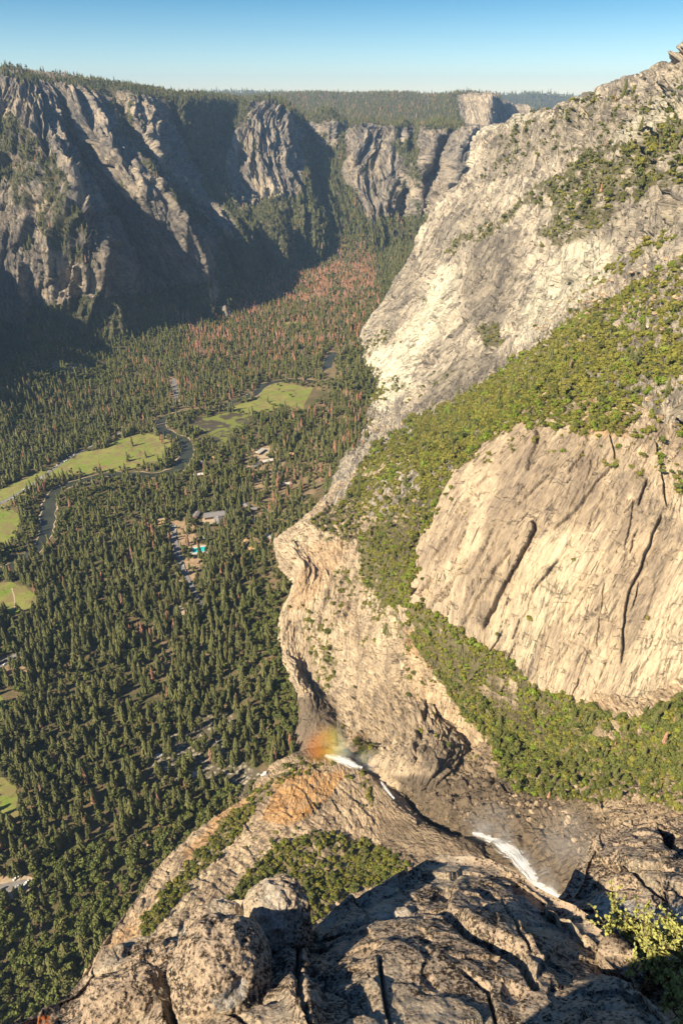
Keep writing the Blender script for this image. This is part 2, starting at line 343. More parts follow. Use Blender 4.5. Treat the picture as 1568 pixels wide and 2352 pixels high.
ORANGE = [([(640,1780),(720,1765),(790,1775),(760,1830),(700,1880),(660,1900),(600,1880)],.7),([(520,1850),(600,1800),(560,1870),(490,1930),(430,1990),(420,1960)],.5),
 ([(700,1250),(800,1240),(760,1330),(700,1400),(660,1400),(690,1310)],.22),([(930,1440),(1000,1470),(980,1510),(930,1500)],.4),([(240,2170),(340,2080),(380,2040),(360,2100),(280,2190)],.35),([(1320,900),(1440,930),(1440,1000),(1330,1000)],.3),([(740,1690),(840,1680),(860,1720),(740,1740)],.25)]
WET_SHADE = [([(900,1780),(1000,1790),(1140,1780),(1330,1830),(1400,1900),(1290,2060),(1180,2000),(1060,1950),(960,1880)],.85),([(680,1600),(760,1600),(800,1700),(740,1750),(670,1740)],.8),([(960,1720),(1130,1700),(1150,1790),(980,1790)],.45),
 ([(1190,1740),(1568,1760),(1568,1900),(1300,1900)],.35),([(870,1880),(1000,1890),(1070,1960),(960,2000),(880,1950)],.55),([(-700,300),(0,480),(60,740),(-700,800)],.5),([(170,500),(430,420),(490,660),(330,700),(200,640)],.42),([(1080,560),(1200,520),(1190,640),(1150,760),(1090,760),(1060,680)],.5),([(960,560),(1040,480),(1090,440),(1120,500),(1050,600),(980,640)],.3),([(1120,320),(1300,260),(1568,200),(1568,290),(1400,330),(1200,400),(1110,420)],.28),([(1000,860),(1110,800),(1180,830),(1040,920),(950,940)],.5),([(880,660),(960,560),(960,640),(900,760),(850,760)],.4),([(1300,480),(1568,380),(1568,520),(1440,560),(1340,560)],.3),([(1180,960),(1400,1010),(1490,1090),(1400,1180),(1300,1230),(1180,1250),(1090,1300),(1120,1180)],.3),([(1100,1300),(1180,1250),(1230,1210),(1180,1330),(1110,1440),(1060,1430)],.3),([(1380,1180),(1500,1130),(1568,1200),(1500,1400),(1440,1560),(1400,1420)],.22)]  # wet and grey rock, plus shade painted on the dark left-wall faces
PALE = [([(1060,215),(1135,215),(1140,300),(1085,310)],.8),([(1170,240),(1220,240),(1220,290),(1175,290)],.5),([(870,830),(960,720),(1010,600),(1060,620),(1010,760),(940,860),(880,940),(850,940)],.6),([(820,840),(880,790),(900,850),(960,880),(880,945),(860,940),(890,890),(830,870)],.8),([(1568,180),(1568,260),(1440,330),(1380,330),(1500,230)],.5),([(1230,640),(1300,560),(1420,540),(1400,640),(1250,760),(1180,800)],.45),
 ([(1180,1380),(1240,1240),(1300,1200),(1350,1250),(1300,1400),(1200,1520),(1120,1470)],.3),([(1440,1500),(1568,1300),(1568,1560),(1430,1620)],.3),([(300,2120),(420,1990),(560,1870),(500,1990),(360,2180)],.4),([(300,340),(340,450),(440,560),(420,540),(330,440)],.8),([(30,230),(60,215),(60,240),(0,270)],.5),([(285,225),(310,240),(320,330),(300,310)],.35),([(585,420),(640,400),(650,470),(620,465)],.5)]
def zone(px, py, zones, p, feather=.22, L=30.0):
    out = np.zeros(np.shape(px))
    if not len(zones): return out
    jx = px + 24 * fbm(p / L, 4); jy = py + 24 * fbm(p / L + 50, 4)
    for z in zones:
        m = inpoly(jx, jy, z[0]); out = np.where(m, np.maximum(out, z[1]), out)
    return out
HOLES = [([(1370,730),(1568,600),(1700,560),(1700,760),(1568,760),(1450,820),(1390,800)],.55),([(840,1000),(930,960),(970,1010),(960,1120),(900,1180),(830,1220)],.75),([(1440,890),(1568,860),(1700,860),(1700,1150),(1568,1100),(1480,1010)],.6),([(1140,850),(1250,780),(1300,800),(1200,910),(1120,930)],.4),([(1000,920),(1090,890),(1060,990),(960,1040)],.3),
 ([(1100,1560),(1180,1560),(1200,1640),(1120,1620)],.6),([(1380,1640),(1480,1630),(1470,1700),(1360,1700)],.5),([(1180,1760),(1568,1790),(1568,1850),(1200,1800)],.35),([(690,1950),(780,1930),(800,1990),(700,2010)],.4),([(1250,880),(1400,840),(1420,930),(1300,950)],.3)]
def cover(px, py, zones, p, L=18.0):
    if not len(zones): return np.zeros(np.shape(px)), np.zeros(np.shape(px))
    z = zone(px, py, zones, p, L=L * 2); n = fbm(p / L + 7, 4) * 1.1 + .5
    c = np.where(z > 0, np.clip((z - 1 + n) * 4 + (z > .8) * .9, 0, 1), 0)
    if zones is VEG: c = c * (1 - .85 * np.clip(zone(px, py, HOLES, p, L=20) * 2.2 * (fbm(p / 16 + 33, 3) * 1.6 + .55), 0, 1))
    return c, z

# ------------------------------------------------------------------ lofted rock faces: control points in real space, Catmull-Rom between them
def crom(a, n):
    """resample axis 0 of a (m,...) to n points"""
    m = len(a); t = np.linspace(0, m - 1, n); i = np.minimum(t.astype(int), m - 2); f = (t - i).reshape(-1, *([1] * (a.ndim - 1)))
    A = np.concatenate([2 * a[:1] - a[1:2], a, 2 * a[-1:] - a[-2:-1]])
    p0, p1, p2, p3 = A[i], A[i + 1], A[i + 2], A[i + 3]
    return .5 * (2 * p1 + (p2 - p0) * f + (2 * p0 - 5 * p1 + 4 * p2 - p3) * f ** 2 + (3 * p1 - p0 - 3 * p2 + p3) * f ** 3)
SURF = {}
CRACK_SHADE = [None]
def grid_faces(nu, nv):
    i = np.arange(nv - 1)[:, None] * nu + np.arange(nu - 1)[None]; i = i.ravel(); return np.stack([i, i + nu, i + nu + 1, i + 1], 1)
def loft(name, rows, nu, nv, mat, disp, zones=VEG, L=18.0, flip=False, label=None, cat=None, extra=None, kind='structure'):
    a = np.array(rows, float); g = crom(a, nv); g = crom(g.transpose(1, 0, 2), nu).transpose(1, 0, 2)
    du = np.gradient(g, axis=1); dv = np.gradient(g, axis=0); n = np.cross(dv, du); n /= np.linalg.norm(n, axis=2)[..., None] + 1e-9
    if flip: n = -n
    s = np.cumsum(np.linalg.norm(du, axis=2).mean(0)); t = np.cumsum(np.linalg.norm(dv, axis=2).mean(1))
    st = np.stack([np.broadcast_to(s[None], (nv, nu)), np.broadcast_to(t[:, None], (nv, nu)), np.zeros((nv, nu))], -1)
    px, py, _ = proj(g)
    CRACK_SHADE[0] = None; d = disp(g, st, px, py) if disp else 0
    p = g + n * np.asarray(d)[..., None] if disp else g
    px, py, dep = proj(p)
    vg, _ = cover(px, py, zones, p, L)
    at = dict(st=st.reshape(-1, 3), veg=vg.ravel())
    if mat != 'lichen':
        jx = px + 16 * fbm(p / 28, 3); jy = py + 16 * fbm(p / 28 + 50, 3)
        for kk, zz in (('orange', ORANGE), ('wet', WET_SHADE), ('pale', PALE)):
            o_ = np.zeros(px.shape)
            for z in zz: o_ = np.where(inpoly(jx, jy, z[0]), np.maximum(o_, z[1]), o_)
            at[kk] = o_.ravel()
    # soften the stain and painted shade edges
    for k in ([] if mat == 'lichen' else ['orange', 'wet', 'pale']):
        q = at[k].reshape(nv, nu)
        for _ in range(10):
            q = (q + np.roll(q, 1, 0) + np.roll(q, -1, 0) + np.roll(q, 1, 1) + np.roll(q, -1, 1)) / 5
        at[k] = np.clip(q, 0, 1).ravel()
    if CRACK_SHADE[0] is not None: at['joint'] = CRACK_SHADE[0].ravel()
    if extra: at.update({k: v(p, px, py).ravel() for k, v in extra.items()})
    m = mesh(name, p.reshape(-1, 3), grid_faces(nu, nv), M[mat], True, attrs=at)
    o = link(name, m); tag(o, label, cat, kind=kind)
    SURF[name] = p
    return o
def W(x, y, z): return np.array([x, y, z], float)
def PP(*a): return [P(*q) if len(q) == 3 else W(*q[:3]) for q in a]
def off(row, dx, dy, dz=None, z=None): return [np.array([p[0] + dx, p[1] + dy, z if z is not None else p[2] + dz]) for p in row]
def addcol(rows, dx, dy, z, left=True):
    out = []
    for r in rows:
        c = r[0] if left else r[-1]; q = np.array([c[0] + dx, c[1] + dy, z]); out.append([q] + list(r) if left else list(r) + [q])
    return out

# valley floor: nearly flat, rising into talus towards the cliffs
FEET = [[(60,2150),(20,1900),(40,1700),(0,1450),(-60,1190),(-85,1090),(-80,930),(-70,860),(-110,820),(-70,700),(-66,646),(-95,560),(-130,450),(-200,330),(-260,200),(-300,60)],
        [(-3000,1300),(-1300,1500),(-1010,1780),(-960,2150),(-1090,2350),(-900,2560),(-620,2980),(-560,3250),(-480,3500),(-420,3950),(-150,4150),(300,4100),(460,3600)]]
def floor_h(x, y):
    d, _, _ = dline(x, y, FEET[0]); d2, _, _ = dline(x, y, FEET[1])
    h = np.maximum(0, 26 * np.exp(-(d / 75) ** 1.5) + 95 * np.exp(-(d2 / 120) ** 1.4) - 2)
    q = np.stack([x / 60, y / 60, 0 * x], -1)
    return h + ss(h, 3, 20) * 7 * fbm(q, 3)
FLOORZ = dict(
 dry=[([(395,1195),(440,1190),(470,1290),(440,1340),(400,1340),(390,1260)],.9),([(560,1030),(640,1020),(660,1110),(600,1130),(560,1090)],.75),([(380,870),(412,870),(412,925),(398,925)],.95),([(0,2000),(60,2020),(110,2040),(60,2070),(0,2070)],.95),
      ([(560,1190),(700,1170),(620,1260),(560,1250)],.4),([(400,1400),(440,1390),(450,1430),(400,1440)],.7),([(330,1450),(520,1440),(500,1560),(360,1600)],.25),([(0,1500),(110,1510),(100,1560),(0,1560)],.6),([(250,1000),(380,900),(560,860),(760,760),(800,900),(600,900)],.25),([(320,1940),(380,1950),(360,1970),(320,1965)],.8),([(520,1190),(640,1100),(740,1000),(760,1100),(640,1240)],.35)],
 stone=[([(340,1700),(500,1640),(560,1750),(640,1790),(560,1830),(340,1800)],.75),([(90,835),(200,830),(190,850),(90,850)],.8),([(520,1770),(590,1765),(620,1800),(540,1830)],.9),([(450,1620),(560,1640),(560,1730),(440,1700)],.4)])
ys = np.concatenate([np.linspace(-150, 900, 330), 900 * (5200 / 900) ** np.linspace(.004, 1, 300)]); un = np.linspace(-1, 1, 480)
Yg, Ug = np.meshgrid(ys, un, indexing='ij'); Xg = Ug * (620 + Yg * .62) - 150
Zg = floor_h(Xg, Yg); fp = np.stack([Xg, Yg, Zg], -1); fx, fy, _ = proj(fp)
fo = link('valley_floor', mesh('valley_floor', fp.reshape(-1, 3), grid_faces(480, 630)[:, ::-1], M['floor'], True,
     attrs={k: zone(fx, fy, v, fp, L=60).ravel() for k, v in FLOORZ.items()}))
tag(fo, kind='structure')

def rockdisp(A, Ls, Lt, skew=0.0, fac=0.0, fL=30, fb=2.0, seed=0.0, fine=0.0, lines=None, fade=None, el=2.4, lw=1.7, iso=False, rs=1):
    """ribs and gullies (A metres high, Ls across, Lt along the fall line), blocks, fine roughness, hand placed cracks (pixel line, width px, depth m)"""
    def f(g, st, px, py):
        s, t = (g[..., 0] * .9 + g[..., 1] * .44, g[..., 1] * .9 - g[..., 0] * .44) if iso else (st[..., 0], st[..., 1]); s2 = s + skew * t
        wv = fbm(g / (Ls * 2.2) + seed, 2) * Ls * .5
        d = A * ridged(np.stack([(s2 + wv) / Ls, t / Lt, 0 * s + seed], -1), 3, .42)
        h, e = facets(np.stack([(s2 + wv) / (Ls * .8), t / (Ls * el)], -1) + seed * 3.1, int(seed) + 2, 2.4); d = d + A * .5 * h
        if fac:
            q = np.stack([(s2 + wv * .5) / fL, t / (fL * fb)], -1); h, e = facets(q, int(seed), 2.8); d = d + fac * .8 * h - fac * .3 * np.exp(-(e / .05) ** 2)
            h, e = facets(q * 2.6 + 9.1, int(seed) + 5, 2.8); d = d + fac * .36 * h - fac * .12 * np.exp(-(e / .07) ** 2)
        if fine: d = d + fine * fbm(g / (fine * 6) + 3, 4)
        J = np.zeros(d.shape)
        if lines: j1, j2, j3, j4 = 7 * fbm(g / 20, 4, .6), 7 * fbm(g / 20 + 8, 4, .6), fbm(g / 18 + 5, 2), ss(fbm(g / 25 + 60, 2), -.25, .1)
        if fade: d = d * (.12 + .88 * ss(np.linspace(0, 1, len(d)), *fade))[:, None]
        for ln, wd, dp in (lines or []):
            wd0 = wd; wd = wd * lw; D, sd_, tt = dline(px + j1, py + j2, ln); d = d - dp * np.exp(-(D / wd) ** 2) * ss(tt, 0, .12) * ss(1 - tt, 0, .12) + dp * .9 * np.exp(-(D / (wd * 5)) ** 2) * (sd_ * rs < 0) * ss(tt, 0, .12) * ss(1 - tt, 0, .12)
            J = np.maximum(J, np.exp(-(D / (wd0 * .55 * (1 + 1.2 * j3))) ** 2) * ss(tt, 0, .08) * ss(1 - tt, 0, .08) * (.35 + .65 * j4) * min(1, dp / 5))  # J: crack shade, darkens the colour along each line
        CRACK_SHADE[0] = J
        return d
    return f
def joints(n, poly, dr_, seed, w=(.8, 1.5), dp=(2, 4.5), L=(35, 150)):
    q = random.Random(seed); out = []; xs = [a for a, b in poly]; yy = [b for a, b in poly]
    while len(out) < n:
        x, y = q.uniform(min(xs), max(xs)), q.uniform(min(yy), max(yy))
        if not inpoly(np.array([x]), np.array([y]), poly)[0]: continue
        l = q.uniform(*L); a = dr_[0] + q.gauss(0, .13); pts = [(x, y)]
        for k in range(3): x += a * l / 3 + q.gauss(0, l * .04); y += l / 3; pts.append((x, y))
        out.append((pts, q.uniform(*w), q.uniform(*dp)))
    return out
#  ---- left wall of the valley
cols = [
 [(-700,60,3300),(-650,260,2900),(-600,450,2500),(-560,640,2250),(-500,800,2000)],
 [(-250,115,3300),(-250,260,3050),(-230,420,2750),(-200,580,2520),(-170,740,2330)],
 [(0,168,3500),(5,270,3150),(20,390,2850),(20,540,2600),(40,730,2430)],
 [(70,176,3650),(110,300,3050),(165,420,2700),(215,540,2560),(245,700,2520)],
 [(112,182,3800),(165,300,3550),(225,430,3200),(290,560,2920),(340,700,2760)],
 [(150,186,3780),(215,290,3330),(300,400,3030),(375,490,2930),(480,650,2890)],
 [(235,198,4000),(300,300,3950),(380,400,3720),(440,480,3500),(505,590,3230)],
 [(300,212,3930),(335,310,3680),(390,400,3520),(455,480,3430),(545,565,3280)],
 [(370,222,4200),(410,310,4250),(450,390,4080),(505,465,3860),(580,560,3560)],
 [(432,230,4300),(440,320,4130),(480,400,3980),(535,470,3830),(620,545,3650)],
 [(500,232,4750),(505,330,4700),(540,400,4500),(580,455,4300),(660,535,3950)],
 [(560,240,5200),(560,330,5000),(590,400,4800),(640,460,4600),(720,540,4300)]]
rows = [[P(*c[i]) for c in cols] for i in range(5)]
back = [P(c[0][0] - 20, c[0][1] - 10 if c[0][0] > 460 else c[0][1] - 12, c[0][2] + 450) for c in cols]
back2 = [np.array([p[0] - 200, p[1] + 900, p[2] - 90]) for p in back]
foot = off(rows[-1], 55, -70, z=-25)
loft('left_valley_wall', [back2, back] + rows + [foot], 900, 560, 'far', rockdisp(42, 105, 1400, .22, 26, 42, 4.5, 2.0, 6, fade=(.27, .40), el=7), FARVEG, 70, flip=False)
#  ---- far wall: the massif, the dome, the stepped cliffs and the two tall spires
cols = [
 [(530,236,5350),(520,320,5100),(510,420,4800),(500,500,4550),(560,560,4150)],
 [(578,240,5050),(550,300,4700),(525,370,4450),(518,430,4300),(590,540,3980)],
 [(618,234,4950),(590,300,4600),(600,380,4380),(630,465,4120),(670,545,3900)],
 [(655,248,5000),(650,310,4720),(665,380,4500),(690,440,4350),(720,545,4000)],
 [(700,280,5500),(712,335,5300),(718,380,5100),(722,440,4750),(760,545,4200)],
 [(750,264,5350),(755,310,5150),(752,365,5000),(762,440,4700),(800,545,4230)],
 [(800,292,5450),(792,335,5200),(778,385,4950),(782,440,4650),(830,550,4180)],
 [(842,290,5200),(822,345,4820),(808,400,4650),(828,462,4480),(860,550,4120)],
 [(885,296,5250),(866,350,4950),(852,410,4650),(868,480,4400),(890,550,4080)],
 [(920,288,5200),(915,340,4850),(905,420,4560),(888,515,4300),(920,560,4020)],
 [(950,300,5450),(945,360,5250),(938,420,4980),(935,480,4650),(950,560,4000)],
 [(1012,291,4620),(985,350,4380),(968,400,4250),(960,470,4100),(975,560,3800)],
 [(1038,298,4850),(1025,360,4700),(1010,420,4500),(985,480,4250),(1000,560,3780)],
 [(1085,300,4500),(1055,350,4180),(1035,410,4080),(1015,480,3960),(1030,570,3700)],
 [(1130,300,4700),(1130,360,4500),(1120,420,4300),(1100,500,4100),(1090,580,3700)],
 [(1300,290,4900),(1300,360,4500),(1300,420,4300),(1300,500,4100),(1290,580,3700)]]
rows = [[P(*c[i]) for c in cols] for i in range(5)]
b1 = [P(c[0][0], max(c[0][1] - 14, 232), c[0][2] + 550) for c in cols]
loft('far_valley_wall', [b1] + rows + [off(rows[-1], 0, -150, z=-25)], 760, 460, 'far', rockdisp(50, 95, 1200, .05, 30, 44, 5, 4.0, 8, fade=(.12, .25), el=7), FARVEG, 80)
def far_ridge(name, pts, front, depth, amp=25, L=500, n=500):
    top = [P(*q) for q in pts]; fr = [P(*q) for q in front]; mid = [(a * .5 + b * .5) for a, b in zip(top, fr)]
    bk = [np.array([p[0] * 1.1, p[1] + depth, p[2] - 60]) for p in top]; low = [np.array([p[0], p[1] - 120, p[2] - 260]) for p in fr]
    return loft(name, [bk, top, mid, fr, low], n, 160, 'far', lambda g, st, px, py: amp * fbm(g / L, 5), [([(-3000,-500),(4000,-500),(4000,2000),(-3000,2000)], .98)], 120)
far_ridge('far_hills', [(-300,235,14000),(300,228,14000),(480,213,14000),(560,213,14000),(640,216,14000),(760,220,14000),(1000,222,14000),(1180,219,14000),(1240,216,14000),(1310,222,14000),(1500,228,14000),(2000,228,14000)],
                       [(-300,250,11000),(300,250,11000),(480,240,11000),(560,245,11000),(640,245,11000),(760,250,11000),(1000,250,11000),(1180,260,11000),(1240,270,11000),(1310,280,11000),(1500,280,11000),(2000,280,11000)], 3000, 20, 900, 400)
far_ridge('plateau', [(400,235,9000),(560,222,9000),(640,216,8800),(720,214,8600),(800,216,8400),(860,214,8200),(940,216,7900),(1000,220,7500),(1060,213,7000),(1100,216,7600),(1140,221,7600),(1160,240,8300),(1200,262,9000)],
                     [(400,262,5800),(560,262,5800),(640,270,5700),(720,290,5700),(800,300,5600),(860,303,5500),(940,312,5450),(1000,318,5200),(1052,318,5350),(1092,330,6300),(1140,330,6700),(1180,335,8000),(1260,340,8500)], 1500, 14, 400)
#  great pale cliff at the head of the valley and the tan one beyond it
ecols = [[(1050,226,6100),(1055,250,6000),(1062,290,5900),(1072,340,5750)],[(1066,222,6050),(1074,245,5950),(1083,270,5850),(1090,340,5700)],[(1098,217,5700),(1104,245,5600),(1108,280,5500),(1112,340,5450)],
         [(1130,222,5650),(1134,250,5600),(1137,285,5550),(1140,340,5500)],[(1150,235,6300),(1158,260,6250),(1165,290,6150),(1166,340,6050)],[(1180,242,7300),(1182,262,7250),(1185,290,7150),(1186,340,7050)],[(1218,247,7200),(1220,262,7150),(1222,290,7100),(1224,340,7000)],[(1250,262,7700),(1250,275,7650),(1250,300,7600),(1250,340,7500)],[(1330,262,8200),(1330,275,8150),(1330,300,8100),(1330,340,8000)]]
er = [[P(*c[i]) for c in ecols] for i in range(4)]
loft('valley_head_cliff', [off(er[0], 30, 300, dz=-5)] + er, 300, 160, 'far', rockdisp(14, 110, 1400, 0, 14, 90, 4, 6.0, 3), [([(1190,200),(1400,200),(1400,250),(1230,250)],.9)], 80)
#  ---- right wall
cols = [
 [(1120,308,2720),(1088,410,2640),(1000,480,2600),(952,600,2560),(862,752,2590)],
 [(1150,298,2560),(1112,420,2400),(1040,520,2360),(975,650,2330),(850,800,2390)],
 [(1195,282,2440),(1150,425,2240),(1085,545,2150),(1010,700,2080),(862,860,2140)],
 [(1285,252,2200),(1240,400,2020),(1175,560,1920),(1090,740,1830),(935,930,1800)],
 [(1385,222,1930),(1350,360,1740),(1300,520,1630),(1230,690,1560),(1120,900,1540)],
 [(1480,190,1620),(1470,300,1440),(1440,450,1340),(1400,610,1270),(1330,790,1250)],
 [(1545,150,1400),(1560,250,1230),(1560,400,1100),(1540,570,1030),(1500,700,1000)],
 [(1620,70,1330),(1700,180,1100),(1720,380,900),(1720,560,820),(1700,700,800)],
 [(1900,20,1000),(1950,180,800),(1950,380,650),(1950,560,600),(1900,700,600)]]
rows = [[P(*c[i]) for c in cols] for i in range(5)]
hid = [[W(p[0] + 260, p[1] + 260, p[2] - (0 if i else 20)) for p in [r[0]]] for i, r in enumerate(rows)]
rows = [[h[0]] + r for h, r in zip(hid, rows)]
back = off(rows[0], 220, 120, dz=-25); back2 = off(rows[0], 700, 250, dz=-60)
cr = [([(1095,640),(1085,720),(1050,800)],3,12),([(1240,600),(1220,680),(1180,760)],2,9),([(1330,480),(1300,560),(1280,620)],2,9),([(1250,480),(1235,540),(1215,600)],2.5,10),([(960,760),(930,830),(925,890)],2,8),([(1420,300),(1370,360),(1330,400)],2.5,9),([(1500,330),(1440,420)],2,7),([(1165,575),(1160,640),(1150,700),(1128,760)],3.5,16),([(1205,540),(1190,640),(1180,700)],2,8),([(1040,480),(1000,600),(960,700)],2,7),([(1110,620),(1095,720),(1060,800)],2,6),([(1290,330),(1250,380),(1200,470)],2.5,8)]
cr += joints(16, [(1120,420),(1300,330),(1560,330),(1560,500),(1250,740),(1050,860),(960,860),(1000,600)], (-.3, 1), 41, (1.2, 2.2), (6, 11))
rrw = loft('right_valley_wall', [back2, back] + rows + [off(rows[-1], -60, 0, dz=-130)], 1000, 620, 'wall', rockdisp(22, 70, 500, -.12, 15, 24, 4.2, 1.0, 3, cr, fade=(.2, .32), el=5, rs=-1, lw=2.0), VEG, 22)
#  ---- green hillside below it
ra = PP((850,930,1880),(930,925,1790),(1030,905,1660),(1180,800,1420),(1300,720,1270),(1400,655,1140),(1568,535,980),(1750,400,850),(2000,300,700))
ra1 = PP((835,960,1780),(915,960,1690),(1020,930,1600),(1170,850,1350),(1295,770,1200),(1410,710,1070),(1568,620,910),(1750,520,790),(2000,450,640))
rb = PP((815,1010,1630),(900,1015,1540),(1010,985,1430),(1150,905,1180),(1290,835,1060),(1420,785,960),(1568,725,840),(1750,660,720),(2000,640,590))
rc = PP((770,1110,1320),(860,1080,1270),(960,1070,1020),(1190,972,860),(1300,985,805),(1410,1000,760),(1500,985,725),(1700,900,640),(2000,880,520))
rd = PP((735,1195,1120),(820,1200,1060),(900,1215,950),(1150,1120,800),(1300,1110,760),(1430,1100,720),(1540,1120,670),(1750,1160,560),(2000,1200,450))
rowsG = [off(ra, 60, 120, dz=30), ra, ra1, rb, rc, rd, off(rd, 60, -20, dz=-120)]
rowsG = [[W(r[0][0] - 10, r[0][1] + 60, -15)] + r for r in rowsG]
loft('green_hillside', rowsG, 620, 460, 'wall', rockdisp(7, 60, 120, 0, 4, 22, 1.4, 8.0, 1.8), VEG, 14)
#  ---- the nose of rock over the valley, down to the lower fall
nr = [PP((775,1110,1320),(850,1075,1290),(925,1060,1170),(1010,1075,1040)),
      PP((695,1198,1085),(780,1195,1050),(870,1195,990),(965,1215,850)),
      PP((640,1240,1045),(755,1270,955),(850,1290,880),(945,1330,690)),
      PP((690,1310,930),(745,1350,885),(830,1400,810),(935,1400,615)),
      PP((655,1400,880),(725,1450,820),(825,1480,725),(935,1490,600)),
      PP((652,1500,800),(722,1570,735),(825,1580,640),(965,1590,565)),
      PP((692,1600,690),(745,1650,630),(835,1690,545),(1000,1700,480)),
      PP((683,1725,632),(735,1735,585),(800,1745,515),(960,1790,430))]
nr.append([W(p[0] - 5, p[1] - 15, z) for p, z in zip(nr[-1], (-30, -30, 60, 150))])
nr = [[W(r[0][0] - 2, r[0][1] + 50, -30)] + r + [W(r[-1][0] + 60, r[-1][1] - 10, r[-1][2] - 40)] for r in nr]
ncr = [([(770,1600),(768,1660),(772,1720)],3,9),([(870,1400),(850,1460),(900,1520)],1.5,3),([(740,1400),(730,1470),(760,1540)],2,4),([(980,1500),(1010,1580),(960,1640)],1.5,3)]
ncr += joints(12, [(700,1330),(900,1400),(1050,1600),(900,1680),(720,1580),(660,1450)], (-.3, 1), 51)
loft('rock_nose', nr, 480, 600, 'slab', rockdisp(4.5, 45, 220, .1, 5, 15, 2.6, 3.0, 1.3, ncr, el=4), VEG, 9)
#  ---- the great tilted slab
def PL(px, py, bulge=0.0, n=(-.42, -.60, .68), c=686.0):
    r = ray(px, py); return W(0, 0, CAMZ) + r * ((c - bulge) / -float(np.dot(r, n)))
sr = [[PL(*q) for q in r] for r in ([(1170,972,-45),(1290,985,-20),(1400,1003,-8),(1500,1075,0),(1610,1130,5),(1850,1190,0)],
      [(1045,1090,-35),(1190,1125,0),(1315,1150,8),(1440,1195,14),(1580,1250,14),(1850,1310,5)],
      [(980,1228,-25),(1100,1275,4),(1220,1325,12),(1340,1375,14),(1490,1430,12),(1830,1460,0)],
      [(922,1388,-25),(1075,1472,0),(1160,1537,2),(1260,1597,0),(1410,1652,-4),(1800,1650,-12)])]
sr = [off(sr[0], 40, 50, dz=15)] + sr + [off(sr[-1], 10, -6, dz=-60)]
sr = [[W(r[0][0] + 60, r[0][1] + 130, r[0][2] - 10), W(r[0][0] + 12, r[0][1] + 30, r[0][2] - 4)] + r for r in sr]
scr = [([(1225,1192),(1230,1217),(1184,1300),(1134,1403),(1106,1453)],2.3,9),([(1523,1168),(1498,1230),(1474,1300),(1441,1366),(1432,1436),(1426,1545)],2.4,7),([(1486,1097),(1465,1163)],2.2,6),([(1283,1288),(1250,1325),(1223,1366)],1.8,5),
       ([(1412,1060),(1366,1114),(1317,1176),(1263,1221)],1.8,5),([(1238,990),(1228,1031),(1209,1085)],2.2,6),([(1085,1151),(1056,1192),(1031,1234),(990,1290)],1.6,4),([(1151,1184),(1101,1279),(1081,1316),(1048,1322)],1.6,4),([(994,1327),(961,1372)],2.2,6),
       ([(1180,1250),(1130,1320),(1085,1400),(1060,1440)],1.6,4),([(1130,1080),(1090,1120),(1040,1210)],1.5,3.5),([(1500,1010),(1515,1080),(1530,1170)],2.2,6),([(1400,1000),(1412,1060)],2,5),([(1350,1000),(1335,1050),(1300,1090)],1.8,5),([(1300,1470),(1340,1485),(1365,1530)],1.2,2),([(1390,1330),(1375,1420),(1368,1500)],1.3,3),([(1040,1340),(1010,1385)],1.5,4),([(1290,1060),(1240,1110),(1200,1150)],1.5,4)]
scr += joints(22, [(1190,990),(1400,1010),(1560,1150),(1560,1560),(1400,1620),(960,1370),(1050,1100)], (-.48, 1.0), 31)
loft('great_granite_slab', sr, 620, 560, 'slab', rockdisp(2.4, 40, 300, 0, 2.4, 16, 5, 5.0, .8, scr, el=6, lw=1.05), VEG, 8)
#  ---- wooded bowl and the gorge of the creek
br = [[PL(x, y, -4) for x, y in ((925,1380),(1075,1462),(1160,1525),(1265,1585),(1410,1640),(1568,1600),(1800,1600))],
      PP((935,1500,590),(1060,1580,530),(1200,1680,480),(1400,1740,395),(1568,1720,365),(1800,1720,320),(2000,1720,290)),
      PP((950,1640,545),(1050,1690,505),(1180,1770,430),(1370,1840,350),(1568,1830,320),(1800,1830,280),(2000,1850,260)),
      PP((880,1765,478),(950,1790,450),(1060,1850,388),(1200,1920,335),(1400,1930,300),(1568,1930,280),(1800,1950,250)),
      PP((860,1800,455),(925,1840,425),(1030,1895,368),(1130,1925,330),(1270,2010,283),(1450,2050,255),(1700,2050,230)),
      PP((830,1785,468),(890,1850,428),(1000,1925,368),(1085,1940,336),(1235,2050,290),(1290,2120,270),(1500,2200,240)),
      PP((800,1790,475),(850,1870,430),(970,1950,370),(1080,1990,330),(1180,2080,290),(1240,2180,260),(1400,2300,220))]
br[0] = off(br[0], 10, 12, dz=14)
br[4] = off(br[4], 0, 0, dz=-20); br[5] = off(br[5], 0, 0, dz=-22); br[6] = off(br[6], -5, -5, dz=6)
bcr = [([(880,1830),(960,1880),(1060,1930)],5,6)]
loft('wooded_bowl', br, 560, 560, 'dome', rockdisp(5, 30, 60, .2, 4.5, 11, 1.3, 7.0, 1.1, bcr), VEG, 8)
#  ---- the orange-stained dome and its shelf
dr = [PP((600,1812,470),(680,1752,492),(765,1742,490),(830,1765,468),(872,1800,447)),
      PP((510,1872,425),(640,1850,410),(760,1850,408),(850,1860,402),(925,1870,392)),
      PP((400,1965,362),(560,1950,352),(720,1950,340),(860,1940,350),(1000,1915,350)),
      PP((325,2065,302),(480,2050,290),(650,2050,285),(830,2020,298),(1065,1945,322)),
      PP((228,2205,236),(400,2180,220),(600,2170,220),(800,2130,240),(1110,2060,270)),
      PP((120,2380,180),(330,2380,152),(560,2350,165),(800,2330,175),(1150,2250,220)),
      PP((-100,2700,90),(200,2700,95),(560,2700,105),(800,2700,110),(1200,2600,150))]
far1 = [W(p[0] - 10, p[1] + 28, p[2] - 30) for p in dr[0]]; far2 = [W(p[0] - 20, p[1] + 60, -20 if i < 3 else 120) for i, p in enumerate(dr[0])]
